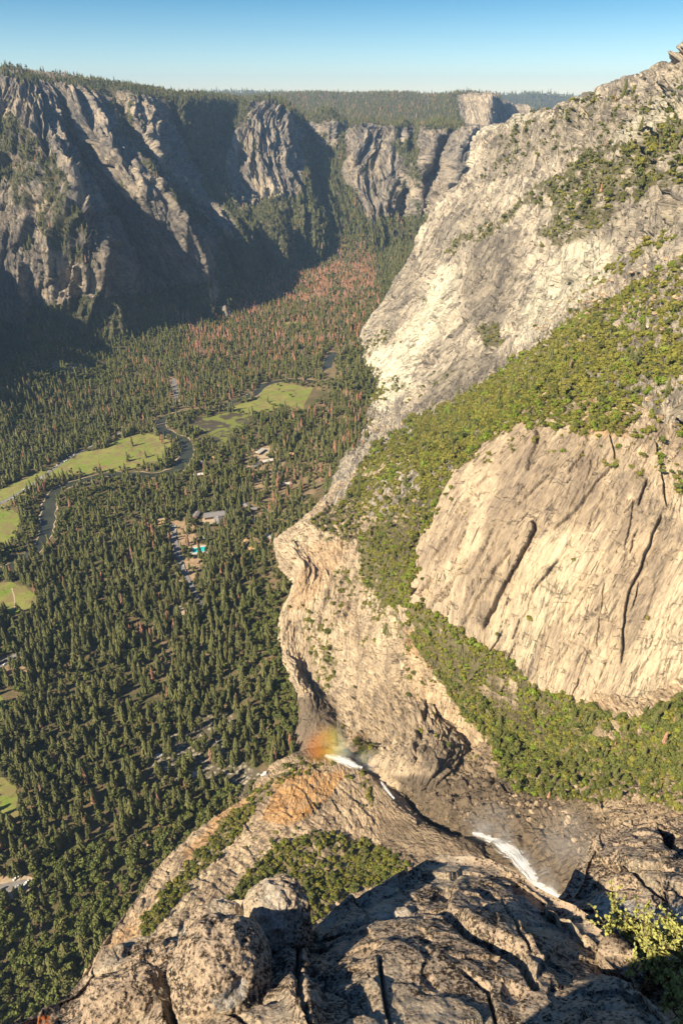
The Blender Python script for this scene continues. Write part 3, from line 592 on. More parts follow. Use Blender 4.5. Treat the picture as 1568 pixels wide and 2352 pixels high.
for i_, k_ in enumerate((1.0, 1.02, 1.06, 1.10, 1.15, 1.18, 1.2)):
    for j_ in range(5):
        e_ = 1 + (k_ - 1) * (1, 1, 1, .8, .3)[j_]; dr[i_][j_] = W(0, 0, CAMZ) + (dr[i_][j_] - W(0, 0, CAMZ)) * e_
dr = [far2, far1] + dr
dr = [[W(r[0][0] - 40, r[0][1] + 25, -20), W(r[0][0] - 6, r[0][1] + 5, r[0][2] - 25)] + r + [W(r[-1][0] + 20, r[-1][1] + 8, r[-1][2] - 22), W(r[-1][0] + 26, r[-1][1] + 4, r[-1][2] - 70)] for r in dr]
loft('orange_dome', dr, 560, 620, 'dome', rockdisp(1.8, 22, 90, .1, 1.5, 9, 2.0, 9.0, .7, iso=True), VEG, 6)
#  ---- off to the left, the mountain whose shadow lies over the near left cliffs
lm = [[W(-2000, 900, 500), W(-1750, 1300, 560), W(-1480, 1640, 500), W(-1560, 2000, 640), W(-1900, 2500, 700)],
      [W(-1700, 950, 250), W(-1400, 1350, 200), W(-1190, 1640, 260), W(-1320, 1950, 330), W(-1560, 2300, 300)],
      [W(-1500, 1000, -20), W(-1150, 1400, -20), W(-925, 1700, -20), W(-1080, 1900, -20), W(-1250, 2150, -20)]]
lm = [off(lm[0], -600, 100, dz=-100)] + lm
loft('near_left_mountain', lm, 360, 260, 'far', rockdisp(30, 120, 600, 0, 20, 60, 2, 3, 6), FARVEG + [([(-3000,-3000),(4000,-3000),(4000,4000),(-3000,4000)],.3)], 60)
# ------------------------------------------------------------------ foreground: lichen covered ledge the photographer stands on
FS = 1.5
WHITE = [([(1350,2060),(1420,2050),(1470,2090),(1568,2080),(1568,2170),(1450,2150),(1390,2110)],.9),([(390,2140),(425,2120),(430,2150),(400,2160)],.5),([(480,2300),(560,2255),(560,2300),(500,2330)],.9),([(860,2100),(940,2080),(960,2110),(880,2120)],.6),
  ([(600,2010),(640,2050),(660,2130),(610,2150),(590,2060)],.55),([(1180,2050),(1240,2090),(1230,2130),(1160,2090)],.4)]
FGOR = [([(85,2335),(115,2330),(115,2352),(85,2352)],.9)]
def fgdisp(big=.05, lines=None, seed=0., fq=.55):
    def f(g, st, px, py):
        q = g / fq + seed
        d = big * .5 * fbm(q, 4)
        qq = np.stack([g[..., 0] / .42 + .35 * fbm(q, 2), (g[..., 1] - g[..., 2]) / .6], -1); h, e = facets(qq * .5, int(seed) + 3, 1.6); d = d + .06 * h - .010 * np.exp(-(e / .03) ** 2) - .035
        h, e = facets(qq * 2.3 + 4 + .3 * fbm(q * 3, 2)[..., None], int(seed) + 8, 2.4); d = d + .018 * h
        d = d + .012 * fbm(g / .07, 3) - .03 * ss(perlin(g / .16 + 9), .34, .6)
        j1, j2 = 6 * fbm(g / .25, 3), 6 * fbm(g / .25 + 5, 3)
        for ln, wd, dp in (lines or []):
            D, sd_, tt = dline(px + j1, py + j2, ln); en = ss(tt, 0, .1) * ss(1 - tt, 0, .1)
            d = d - abs(dp) * np.exp(-(D / wd) ** 2) * en + abs(dp) * .3 * np.exp(-(D / (wd * 9)) ** 2) * (sd_ * np.sign(dp) > 0) * en
        return d
    return f
def ledge(name, rows, nu, nv, label, lines=None, big=.05, seed=0., down=1.6, lower=26):
    rows = [[N(x, y + (lower, lower * .5, 0, 0, 0, 0)[i], t * FS) for x, y, t in r] for i, r in enumerate(rows)]
    rows = [off(rows[0], 0, .35, dz=-down), off(rows[0], 0, .16, dz=-.2)] + rows
    rows = [[r[0] + W(-.10, .05, -down)] + [r[0] + W(-.07, 0.01, -.2)] + r + [r[-1] + W(.12, .02, -.25)] + [r[-1] + W(.22, 0, -down)] for r in rows]
    rows.append(off(rows[-1], 0, -.05, dz=-.5))
    ex = {'white': lambda p, x, y: zone(x, y, WHITE, p, L=.25), 'orange': lambda p, x, y: zone(x, y, FGOR, p, L=.1)}
    o = loft(name, rows, nu, nv, 'lichen', fgdisp(big, lines, seed), zones=[], label=label, cat='rock', extra=ex, kind='thing')
    if 'kind' in o: del o['kind']
    return o
A_ = [[(700,2172,2.22),(745,2112,2.38),(800,2062,2.5),(880,2024,2.62),(940,1994,2.72),(1010,1962,2.85),(1130,1972,2.8),(1200,2014,2.65),(1290,2074,2.45),(1400,2180,2.15),(1470,2235,2.0)],
      [(705,2218,2.1),(760,2165,2.22),(825,2115,2.32),(895,2080,2.4),(950,2055,2.46),(1015,2040,2.52),(1110,2045,2.5),(1180,2085,2.38),(1260,2140,2.22),(1350,2225,2.02),(1410,2285,1.9)],
      [(712,2285,1.9),(775,2235,2.0),(840,2190,2.06),(905,2160,2.12),(960,2145,2.15),(1020,2135,2.18),(1095,2145,2.16),(1155,2180,2.08),(1215,2225,1.98),(1290,2290,1.85),(1340,2340,1.78)],
      [(722,2380,1.68),(780,2360,1.72),(840,2345,1.74),(900,2335,1.76),(960,2330,1.78),(1020,2330,1.78),(1080,2335,1.78),(1140,2345,1.76),(1200,2360,1.73),(1250,2385,1.68),(1290,2410,1.65)],
      [(x, 2560, 1.42) for x in (730,785,840,900,960,1020,1080,1130,1180,1225,1260)]]
alines = [([(1015,2085),(1045,2095),(1075,2125),(1150,2160),(1200,2185),(1225,2240),(1240,2235)],8,.16),([(1150,2060),(1175,2100),(1195,2150),(1225,2180)],3,.04),([(870,2180),(880,2260),(905,2352)],4,-.05),
          ([(760,2140),(830,2110),(900,2085),(960,2075)],3,.03),([(1060,2210),(1120,2250),(1140,2330)],4,.04)]
ledge('ledge_slab', A_, 820, 620, 'broad dark lichened granite ledge slab in the middle of the foreground', alines, .05, 1.0)
B_ = [[(-140,2440,1.9),(50,2345,2.1),(140,2296,2.2),(235,2200,2.35),(330,2162,2.42),(420,2114,2.48),(505,2068,2.52),(590,2060,2.45),(660,2110,2.25)],
      [(-80,2520,1.8),(90,2410,1.95),(190,2335,2.05),(280,2265,2.15),(370,2225,2.2),(450,2190,2.2),(530,2165,2.2),(605,2170,2.15),(680,2200,2.0)],
      [(0,2620,1.6),(150,2490,1.75),(240,2405,1.85),(330,2335,1.93),(410,2305,1.93),(490,2280,1.93),(560,2260,1.92),(630,2260,1.9),(700,2280,1.8)],
      [(100,2750,1.4),(220,2620,1.55),(310,2510,1.68),(395,2435,1.74),(470,2405,1.72),(550,2385,1.7),(620,2375,1.7),(670,2378,1.68),(712,2390,1.62)],
      [(x, 2800, 1.3) for x in (200,300,370,430,490,560,620,670,715)]]
blines = [([(395,2352),(385,2280),(400,2230),(440,2200)],9,.10),([(690,2150),(690,2230),(716,2352)],4,.06),([(240,2290),(300,2230),(330,2235)],8,.09),([(300,2352),(340,2290),(380,2270)],5,.05),([(450,2230),(520,2300),(600,2330)],4,.05)]
ledge('ledge_slab', B_, 760, 560, 'left foreground ledge of dark granite with pale lichen and an orange spot', blines, .06, 2.0)
C_ = [[(1275,2068,2.75),(1325,2020,2.9),(1350,1962,3.05),(1395,1900,3.2),(1465,1872,3.25),(1522,1885,3.2),(1560,1862,3.25),(1680,1840,3.25),(1850,1850,3.2)],
      [(1300,2105,2.62),(1360,2060,2.7),(1402,2020,2.78),(1450,1975,2.86),(1510,1955,2.88),(1560,1952,2.88),(1620,1948,2.88),(1720,1945,2.85),(1860,1945,2.8)],
      [(1370,2155,2.45),(1412,2122,2.5),(1462,2085,2.55),(1510,2055,2.58),(1560,2045,2.58),(1610,2042,2.58),(1680,2042,2.58),(1760,2040,2.55),(1880,2040,2.5)],
      [(1440,2230,2.22),(1480,2200,2.26),(1530,2170,2.3),(1570,2155,2.3),(1620,2150,2.3),(1670,2150,2.3),(1730,2150,2.3),(1800,2150,2.3),(1900,2150,2.25)],
      [(1480,2330,2.0),(1520,2310,2.0),(1570,2290,2.0),(1620,2280,2.0),(1670,2270,2.0),(1720,2270,2.0),(1770,2270,2.0),(1830,2270,2.0),(1920,2270,2.0)]]
clines = [([(1515,1875),(1530,1930),(1568,1960)],7,-.12),([(1400,1975),(1450,1990),(1520,2040),(1600,2070)],5,.07),([(1340,2010),(1400,2020),(1460,2010)],5,.06)]
ledge('ledge_slab', C_, 620, 560, 'sunlit pale lichened granite outcrop at the right edge behind the leafy shrub', clines, .05, 3.0)
D_ = [[(1205,2420,1.62),(1245,2300,1.78),(1300,2248,1.86),(1390,2232,1.88),(1455,2236,1.86),(1520,2282,1.78),(1568,2335,1.7),(1640,2420,1.6)],
      [(1200,2480,1.5),(1240,2360,1.64),(1300,2310,1.7),(1380,2295,1.72),(1440,2300,1.7),(1490,2335,1.65),(1530,2380,1.6),(1590,2460,1.5)],
      [(1190,2600,1.3),(1240,2480,1.42),(1300,2440,1.46),(1370,2430,1.47),(1420,2430,1.47),(1460,2450,1.45),(1500,2490,1.4),(1550,2560,1.32)]]
ledge('ledge_slab', D_, 420, 300, 'small rounded brown granite block in the bottom right corner', [([(1290,2310),(1350,2270),(1440,2270)],4,.03)], .03, 4.0, down=1.0)
def boulder(c, rad, rot, seed, label, n=5, amp=.12):
    bpy_m = bpy.data.meshes.new('t'); import bmesh
    bm = bmesh.new(); bmesh.ops.create_icosphere(bm, subdivisions=7 if n == 5 else n, radius=1); v = np.array([x.co[:] for x in bm.verts]); f = np.array([[y.index for y in x.verts] for x in bm.faces]); bm.free()
    v = v / (np.abs(v) ** 2.6).sum(1)[:, None] ** (1 / 2.6)
    d = amp * fbm(v * 1.3 + seed, 3) * 1.6 + amp * .5 * ridged(v * 2.3 + seed, 3) + .035 * fbm(v * 9, 4)
    h, e = facets(np.stack([v[:, 0] * 2 + v[:, 2], v[:, 1] * 2 - v[:, 2]], -1) + seed, int(seed)); d += amp * .35 * h
    v = v * (1 + d)[:, None] * np.array(rad); Rm = np.array(Matrix.Rotation(rot[2], 3, 'Z') @ Matrix.Rotation(rot[1], 3, 'Y') @ Matrix.Rotation(rot[0], 3, 'X')); v = v @ Rm.T
    wv = v + c; x, y, _ = proj(wv)
    m = mesh('boulder', v, f, M['lichen'], True, attrs=dict(white=zone(x, y, WHITE, wv, L=.25), orange=zone(x, y, FGOR, wv, L=.1)))
    bpy.data.meshes.remove(bpy_m)
    return tag(link('boulder', m, loc=tuple(c)), label, 'boulder')
boulder(N(630, 2118, 3.42), (.145, .19, .235), (.35, .3, .2), 1.3, 'upright knob of lichen-speckled rock standing at the top of the left ledge')
boulder(N(515, 2245, 3.0), (.20, .22, .235), (.3, -.35, .2), 4.7, 'large oval boulder with a white lichen patch below the upright knob')
boulder(N(500, 2150, 3.4), (.15, .15, .11), (.2, .1, .5), 7.7, 'low hump of brown rock left of the upright knob')
boulder(N(290, 2310, 3.0), (.17, .13, .09), (.3, .1, .3), 9.2, 'low dark lichened hump on the lower left ledge', amp=.2)
Sx = N(1430, 2350, 2.65) - 2.2 * np.array(_d[:]); boulder(Sx + np.array([0, 0, -.55]), (.24, .22, .75), (0, 0, .2), 5.5, 'upright rock added unseen below the frame to cast a round shadow on the bottom right ledge', amp=.06)  # rock added out of view only for the shadow it casts
# leafy shrub in the cleft on the right
def near_shrub(base, H, wid, ns, label, seed):
    r = random.Random(seed); root = bpy.data.objects.new('leafy_shrub', None); C.objects.link(root); root.location = tuple(base); tag(root, label, 'shrub', 'leafy shrubs in the cleft')
    V, Fc, LV, LF = [], [], [], []
    def tube(a, b, r0, r1):
        a, b = Vector(a), Vector(b); z = (b - a).normalized(); x = z.orthogonal().normalized(); y = z.cross(x); n0 = len(V)
        for p, rr in ((a, r0), (b, r1)):
            for k in range(5): V.append(tuple(p + rr * (math.cos(k * 1.2566) * x + math.sin(k * 1.2566) * y)))
        for k in range(5): Fc.append((n0 + k, n0 + (k + 1) % 5, n0 + 5 + (k + 1) % 5, n0 + 5 + k))
    def leaf(p, d):
        d = Vector(d).normalized(); s = d.cross(Vector((r.gauss(0, 1), r.gauss(0, 1), r.gauss(0, 1)))).normalized(); L = r.uniform(.013, .021); w_ = L * .36; n0 = len(LV); up = d.cross(s)
        for q in (p, p + d * L * .35 + s * w_ + up * .002, p + d * L * .75 + s * w_ * .8, p + d * L, p + d * L * .75 - s * w_ * .8, p + d * L * .35 - s * w_ + up * .002): LV.append(tuple(q))
        LF.append(tuple(range(n0, n0 + 6)))
    for i in range(ns):
        p = Vector((r.gauss(0, .02), r.gauss(0, .02), 0)); d = Vector((r.gauss(0, wid), r.gauss(0, wid), 1)).normalized(); seg = 7; L = H * r.uniform(.7, 1.05) / seg
        for k in range(seg):
            q = p + d * L; tube(p, q, .006 * (1 - k / 8), .006 * (1 - (k + 1) / 8)); 
            if k > 1:
                for _ in range(r.randint(3, 5)):
                    dd = (d * .5 + Vector((r.gauss(0, .8), r.gauss(0, .8), r.gauss(.3, .5)))).normalized(); tl = r.uniform(.03, .10); e = q + dd * tl; tube(q, e, .0022, .0012)
                    for m_ in range(r.randint(7, 13)): leaf(q + dd * tl * r.uniform(.25, 1), dd * .6 + Vector((r.gauss(0, .6), r.gauss(0, .6), r.gauss(.2, .5))))
            d = (d + Vector((r.gauss(0, .18), r.gauss(0, .18), r.gauss(.05, .1)))).normalized(); p = q
    link('stem', mesh('stem', V, Fc, M['bark']), root); link('foliage', mesh('foliage', LV, LF, M['leaf']), root)
for (x, y, t, H, wd, ns, sd_, lb) in [(1425,2200,3.45,.42,.18,4,1,'tall thin leafy shrub, leftmost in the cleft between the granite ledges'),(1475,2255,3.3,.34,.35,9,2,'dense low leafy shrub in the middle of the cleft'),(1530,2290,3.15,.36,.4,9,3,'bushy pale green shrub near the bottom end of the cleft'),(1580,2250,3.25,.5,.3,8,4,'leafy shrub cut by the right edge of the photo')]:
    near_shrub(N(x, y, t), H, wd, ns, lb, sd_)
# ------------------------------------------------------------------ trees and shrubs
def conifer(h, r, tiers, seg, seed, droop=.35, base=.12, ragged=.3):
    q = random.Random(seed); V, Fs = [], []
    for i in range(tiers):
        f = i / (tiers - 1); z = h * (base + (1 - base) * f ** .95 * .95); rr = r * ((1 - f) ** .55 * .92 + .06) * q.uniform(.82, 1.12)
        top = z + (h - z) * .35 + h * .03; n0 = len(V); ox, oy = q.gauss(0, r * .04), q.gauss(0, r * .04); V.append((ox, oy, min(h, top)))
        ph = q.uniform(0, 6.28)
        for k in range(seg * 2):
            a = ph + k * math.pi / seg; R_ = rr * (q.uniform(.85, 1.2) if k % 2 == 0 else q.uniform(.45, .65 + ragged * .3)); V.append((ox + R_ * math.cos(a), oy + R_ * math.sin(a), z - R_ * droop * (1.0 if k % 2 == 0 else .4)))
        n = seg * 2
        for k in range(n): Fs.append((n0, n0 + 1 + k, n0 + 1 + (k + 1) % n))
    return mesh('crown', V, Fs)
def trunkm(h, r, seg=6):
    V, Fs = [], []
    for j, (z, k_) in enumerate(((0, 1.2), (.08, 1), (.5, .7), (1, .12))):
        for k in range(seg): V.append((r * k_ * math.cos(k * 6.2832 / seg), r * k_ * math.sin(k * 6.2832 / seg), h * z))
    for j in range(3):
        for k in range(seg): Fs.append((j * seg + k, j * seg + (k + 1) % seg, (j + 1) * seg + (k + 1) % seg, (j + 1) * seg + k))
    return mesh('trunk', V, Fs)
def blob(h, rx, lobes, leaves, seed, zb=.3, ls=.16):
    """broadleaf crown: leaf-clump quads spread through several lobes"""
    q = np.random.default_rng(seed); V, Fs = [], []
    cs = []
    for i in range(lobes):
        a = q.uniform(0, 6.28); d = rx * .62 * math.sqrt(q.uniform(0, 1)); cs.append((d * math.cos(a), d * math.sin(a), h * (zb + (1 - zb) * q.uniform(.35, .78) * (1 - .35 * d / rx)), rx * q.uniform(.34, .55)))
    for k in range(leaves):
        c = cs[k % lobes]; u = q.normal(size=3); u /= np.linalg.norm(u); u[2] = abs(u[2]) * 1.1 - .35 if q.uniform() < .85 else u[2]
        p = np.array(c[:3]) + u * c[3] * np.array([1, 1, .85]) * q.uniform(.78, 1.05); nrm = u + q.normal(size=3) * .45; nrm /= np.linalg.norm(nrm)
        t = np.cross(nrm, q.normal(size=3)); t /= np.linalg.norm(t); b = np.cross(nrm, t); s = rx * ls * q.uniform(.7, 1.35); n0 = len(V)
        for aa, bb in ((-1, -.7), (.2, -1), (1, .1), (.3, 1), (-.8, .7)): V.append(p + s * (aa * t + bb * b) * q.uniform(.7, 1.1))
        Fs.append(tuple(range(n0, n0 + 5)))
    return mesh('crown', V, Fs)
def setmat(m, k): m.materials.append(M[k]); return m
PC = [setmat(conifer(28 + 3 * i, 5.6 + .5 * (i % 3), 12, 7, i, .35 + .1 * (i % 2), .10 + .04 * (i % 3)), 'pine') for i in range(5)]
PCs = [setmat(conifer(26 + 3 * i, 4.8 + .35 * (i % 3), 6, 5, 20 + i), 'pine') for i in range(4)]
PC += [setmat(blob(31 + 3 * i, 5.2, 11, 300, 160 + i, .12, .2), 'pine') for i in range(3)]; PCs += [setmat(blob(28 + 3 * i, 4.8, 7, 90, 170 + i, .1, .34), 'pine') for i in range(2)]
DC = [setmat(conifer(28 + 3 * i, 3.6, 11, 7, 40 + i, .25, .15, .0), 'dead') for i in range(3)]
DCs = [setmat(conifer(26 + 3 * i, 3.4, 6, 5, 50 + i), 'dead') for i in range(3)]
OK_ = [setmat(blob(13 + i, 6.5, 9, 330, 60 + i), 'oak') for i in range(4)]
OKs = [setmat(blob(12 + i, 6, 7, 130, 70 + i, ls=.24), 'oak') for i in range(3)]
SC = [setmat(blob(2.6, 2.2, 6, 170, 80 + i, .05, .2), 'scrub') for i in range(4)]
BR = [setmat(blob(3.2, 2.6, 6, 170, 90 + i, .05, .2), 'bright') for i in range(2)]
TR = [setmat(trunkm(27 + 3 * (i % 5), .55), 'bark') for i in range(8)]
TRo = setmat(trunkm(8, .4), 'bark')
def proto_coll(name, ms):
    c = bpy.data.collections.new(name)
    for i, m in enumerate(ms):
        o = bpy.data.objects.new('%s_%02d' % (name, i), m); c.objects.link(o)
    return c
def instancer(name, pts, scl, rot, idx, ms, label, cat=None):
    n = len(pts)
    m = mesh(name, pts, []) ; m.attributes.new('scl', 'FLOAT_VECTOR', 'POINT').data.foreach_set('vector', np.asarray(scl, np.float32).ravel())
    m.attributes.new('rot', 'FLOAT_VECTOR', 'POINT').data.foreach_set('vector', np.asarray(rot, np.float32).ravel()); m.attributes.new('idx', 'INT', 'POINT').data.foreach_set('value', np.asarray(idx, np.int32))
    o = link(name, m); tag(o, label, cat, kind='stuff')
    ng = bpy.data.node_groups.new(name, 'GeometryNodeTree'); ng.interface.new_socket('Geometry', in_out='INPUT', socket_type='NodeSocketGeometry'); ng.interface.new_socket('Geometry', in_out='OUTPUT', socket_type='NodeSocketGeometry')
    gi = ng.nodes.new('NodeGroupInput'); go = ng.nodes.new('NodeGroupOutput'); ip = ng.nodes.new('GeometryNodeInstanceOnPoints'); ci = ng.nodes.new('GeometryNodeCollectionInfo')
    ci.inputs['Collection'].default_value = proto_coll(name + '_kinds', ms); ci.inputs['Separate Children'].default_value = True; ci.inputs['Reset Children'].default_value = True
    def at(nm, ty):
        a = ng.nodes.new('GeometryNodeInputNamedAttribute'); a.data_type = ty; a.inputs['Name'].default_value = nm; return a.outputs['Attribute']
    l = ng.links.new; l(gi.outputs[0], ip.inputs['Points']); l(ci.outputs[0], ip.inputs['Instance']); ip.inputs['Pick Instance'].default_value = True
    l(at('idx', 'INT'), ip.inputs['Instance Index']); l(at('scl', 'FLOAT_VECTOR'), ip.inputs['Scale']); l(at('rot', 'FLOAT_VECTOR'), ip.inputs['Rotation']); l(ip.outputs[0], go.inputs[0])
    md = o.modifiers.new('scatter', 'NODES'); md.node_group = ng
    return o
# places: POS[kind] collects (xyz, height factor)
POS = {k: [] for k in ('pine', 'dead', 'oak', 'scrub', 'bright')}
def add(kind, p, s): POS[kind].append(np.concatenate([p, np.asarray(s)[:, None]], 1))
def nearframe(px, py, dep, m=140): return (px > -m) & (px < 1568 + m) & (py > -m) & (py < 2352 + m) & (dep > 5)
# -- floor
NOTREE = []   # filled by meadows, river, roads (pixel polygons on the floor)
MEADOWS = [[(-250,1190),(0,1125),(60,1095),(140,1062),(172,1047),(200,1035),(245,1030),(270,1010),(310,998),(350,998),(390,1015),(392,1035),(370,1065),(320,1075),(280,1080),(250,1085),(220,1085),(200,1095),(165,1090),(125,1100),(80,1115),(40,1150),(0,1170),(-250,1250)],
 [(520,940),(590,915),(595,900),(635,880),(670,882),(700,890),(745,890),(765,905),(750,920),(720,935),(690,950),(650,940),(620,945),(585,955),(550,950)],
 [(-100,1180),(0,1172),(30,1172),(45,1190),(40,1222),(30,1245),(15,1262),(0,1268),(-100,1290)],
 [(-60,1345),(0,1340),(30,1338),(62,1350),(92,1378),(75,1410),(0,1408),(-60,1410)],[(-60,1790),(0,1785),(30,1810),(42,1850),(45,1885),(0,1890),(-60,1890)],[(640,742),(680,738),(690,748),(650,752)],[(-40,1600),(10,1605),(12,1640),(-40,1640)]]
MARSH = [[(425,978),(450,962),(500,950),(540,948),(580,960),(575,975),(540,990),(520,1010),(525,1030),(500,1028),(470,990),(435,985)]]
RIVER = [(765,810,20),(752,840,20),(758,868,20),(745,878,14),(690,874,12),(655,874,12),(610,884,14),(585,905,16),(540,922,14),(505,937,14),(450,942,12),(400,952,12),(374,962,16),(370,985,22),(400,1002,20),(430,1020,20),(426,1050,24),(405,1080,26),(360,1092,20),(310,1090,18),(250,1090,16),(200,1102,16),(140,1122,20),(116,1155,24),(110,1200,24),(95,1250,22),(60,1280,24),(30,1300,26),(0,1312,26),(-120,1330,30)]
ROADS = [[(-120,1200,13),(0,1157,12),(70,1117,11),(143,1063,9),(172,1046,8),(200,1030,8),(300,985,7)], [(-40,1560,22),(0,1530,20),(22,1515,18),(50,1500,12)], [(398,1205,8),(402,1240,12),(410,1280,15),(425,1320,14),(445,1355,9),(470,1400,6)],[(-60,2050,22),(0,2042,22),(60,2030,22)],[(398,870,9),(404,900,12),(404,925,10)]]
PATHS = [[(28,1352,3),(34,1375,3),(32,1400,3),(10,1402,3),(-40,1400,3)],[(100,1096,3),(112,1106,3)],[(50,1125,3),(62,1130,3)]]
_cr = random.Random(11)
SPOTS = [(_cr.uniform(430, 730), _cr.uniform(990, 1300)) for _ in range(38)] + [(_cr.uniform(250, 620), _cr.uniform(1380, 1760)) for _ in range(26)] + [(_cr.uniform(200, 800), _cr.uniform(800, 960)) for _ in range(16)]
CLEAR = [[(440,1255),(475,1252),(480,1275),(445,1278)],[(470,1180),(520,1178),(520,1200),(470,1205)],[(590,1032),(625,1030),(622,1050),(588,1052)],[(5,2020),(70,2015),(90,2050),(20,2068)],[(363,1190),(380,1190),(380,1210),(363,1210)],[(690,1135),(735,1130),(735,1150),(690,1150)],[(560,1762),(612,1765),(625,1785),(560,1795)],[(400,1395),(430,1395),(430,1415),(400,1415)],[(490,1765),(545,1770),(520,1790),(420,1785)]]
def ribbon_poly(cl, wf=1.0, n=6):
    c = crom(np.array(cl, float), len(cl) * n); xy = F(c[:, 0], c[:, 1]); wpx = c[:, 2] * wf
    px2 = F(c[:, 0] + wpx / 2, c[:, 1]); half = np.linalg.norm(px2 - xy, axis=1)
    t = np.gradient(xy, axis=0); t /= np.linalg.norm(t, axis=1)[:, None]; nn = np.stack([-t[:, 1], t[:, 0], 0 * t[:, 0]], 1)
    return xy, nn, half
def ground_h(x, y): return floor_h(x, y)
def floor_mask(px, py, p):
    m = np.zeros(len(px), bool); px = px + 12 * fbm(p / 22, 3); py = py + 9 * fbm(p / 22 + 40, 3)
    for q in MEADOWS + MARSH + CLEAR: m |= inpoly(px, py, q)
    for cl, e in [(RIVER, 7)] + [(r_, 3) for r_ in ROADS]:
        xy, nn, half = ribbon_poly(cl)
        d, _, tt = dline(p[:, 0], p[:, 1], xy[:, :2]); h = np.interp(tt, np.linspace(0, 1, len(half)), half); m |= d < h + e
    for sx_, sy_ in SPOTS: m |= ((px - sx_) / 13) ** 2 + ((py - sy_) / 8) ** 2 < 1
    return m
def jgrid(x0, x1, y0, y1, s):
    gx, gy = np.meshgrid(np.arange(x0, x1, s), np.arange(y0, y1, s)); g = np.stack([gx.ravel(), gy.ravel()], 1); return g + rng.uniform(-.48, .48, g.shape) * s
DEADZ = [([(430,690),(620,640),(860,590),(860,660),(800,690),(640,700),(560,730),(430,745),(400,730)],.8),([(430,760),(530,760),(520,810),(440,820)],.6),([(660,935),(700,930),(770,950),(760,975),(670,965)],.55),([(635,1095),(700,1090),(700,1130),(640,1130)],.6),([(700,735),(780,740),(810,770),(720,770)],.5),([(300,800),(460,880),(420,930),(270,900)],.25),
         ([(340,1110),(365,1115),(365,1160),(340,1155)],.45),([(272,1260),(300,1260),(300,1330),(275,1330)],.5),([(320,1400),(350,1400),(350,1470),(320,1470)],.4),([(355,1410),(425,1400),(430,1460),(355,1460)],.35),([(500,1300),(600,1290),(600,1330),(500,1330)],.25),([(330,1780),(350,1780),(350,1850),(330,1850)],.3),([(480,600),(860,560),(850,640),(480,680)],.5),([(400,640),(860,540),(880,800),(700,830),(420,840)],.42),([(560,820),(700,820),(640,900),(480,920)],.18),([(780,900),(860,900),(850,1150),(700,1180),(720,1000)],.18)]
OAKZ = [([(545,1400),(600,1330),(690,1320),(700,1700),(600,1740),(640,1640),(590,1500)],.85),([(-100,2100),(150,1960),(330,1930),(560,1800),(420,1960),(230,2200),(60,2400),(-200,2400)],.85),([(-200,760),(120,790),(260,850),(250,900),(60,860),(-200,880)],.75),([(350,1180),(480,1200),(480,1330),(400,1300)],.35),([(380,1060),(520,1020),(540,1060),(440,1090)],.45),([(0,1150),(160,1120),(230,1090),(400,1090),(440,1040),(420,1010),(370,1000),(385,960),(560,900),(600,870),(760,880),(790,930),(420,1110),(100,1250),(0,1330)],.55),([(780,780),(920,820),(900,950),(800,900)],.6),([(470,720),(560,740),(500,760),(380,740)],.4),([(560,1260),(620,1250),(600,1290),(540,1300)],.5)]
g = jgrid(-2600, 1500, 150, 4300, 8.7)
z = ground_h(g[:, 0], g[:, 1]); p = np.stack([g[:, 0], g[:, 1], z], 1); px, py, dep = proj(p)
fm_ = floor_mask(px, py, p); fm2 = np.zeros(len(px), bool)
for q in MEADOWS[:2]: fm2 |= inpoly(px, py, q)
k = nearframe(px, py, dep, 110) & (~fm_ | (fm2 & (rng.uniform(size=len(px)) < .012))); p, px, py = p[k], px[k], py[k]
dn = fbm(p / 90, 4); stn = zone(px, py, FLOORZ['stone'], p, L=60); dry = zone(px, py, FLOORZ['dry'], p, L=60)
dens = np.clip(.86 + dn * .8, .4, .97) * (1 - .55 * stn) * (1 - .62 * dry); dens *= np.where(p[:, 1] > 2600, .95, .88); dens = np.maximum(dens, zone(px, py, OAKZ, p, L=60) * .98 * (stn < .1))
k = rng.uniform(size=len(p)) < dens; p, px, py = p[k], px[k], py[k]
oz = zone(px, py, OAKZ, p, L=60); dz_ = zone(px, py, DEADZ, p, L=60); u1 = rng.uniform(size=len(p)); u2 = rng.uniform(size=len(p))
isoak = u1 < np.maximum(oz, .16 + .5 * np.clip(fbm(p / 150 + 3, 3), 0, 1)); isdead = ~isoak & (u2 < np.maximum(dz_ * np.clip(.85 + 1.6 * fbm(p / 70 + 4, 3), 0, 1.2), .035))
hs = .42 + .72 * rng.uniform(size=len(p)) ** .8 + .25 * fbm(p / 120 + 9, 3)
add('oak', p[isoak], np.clip(hs[isoak] * rng.uniform(.75, 1.4, isoak.sum()), .5, 1.8)); add('dead', p[isdead], hs[isdead]); kk = ~isoak & ~isdead; add('pine', p[kk], hs[kk] * 1.05)
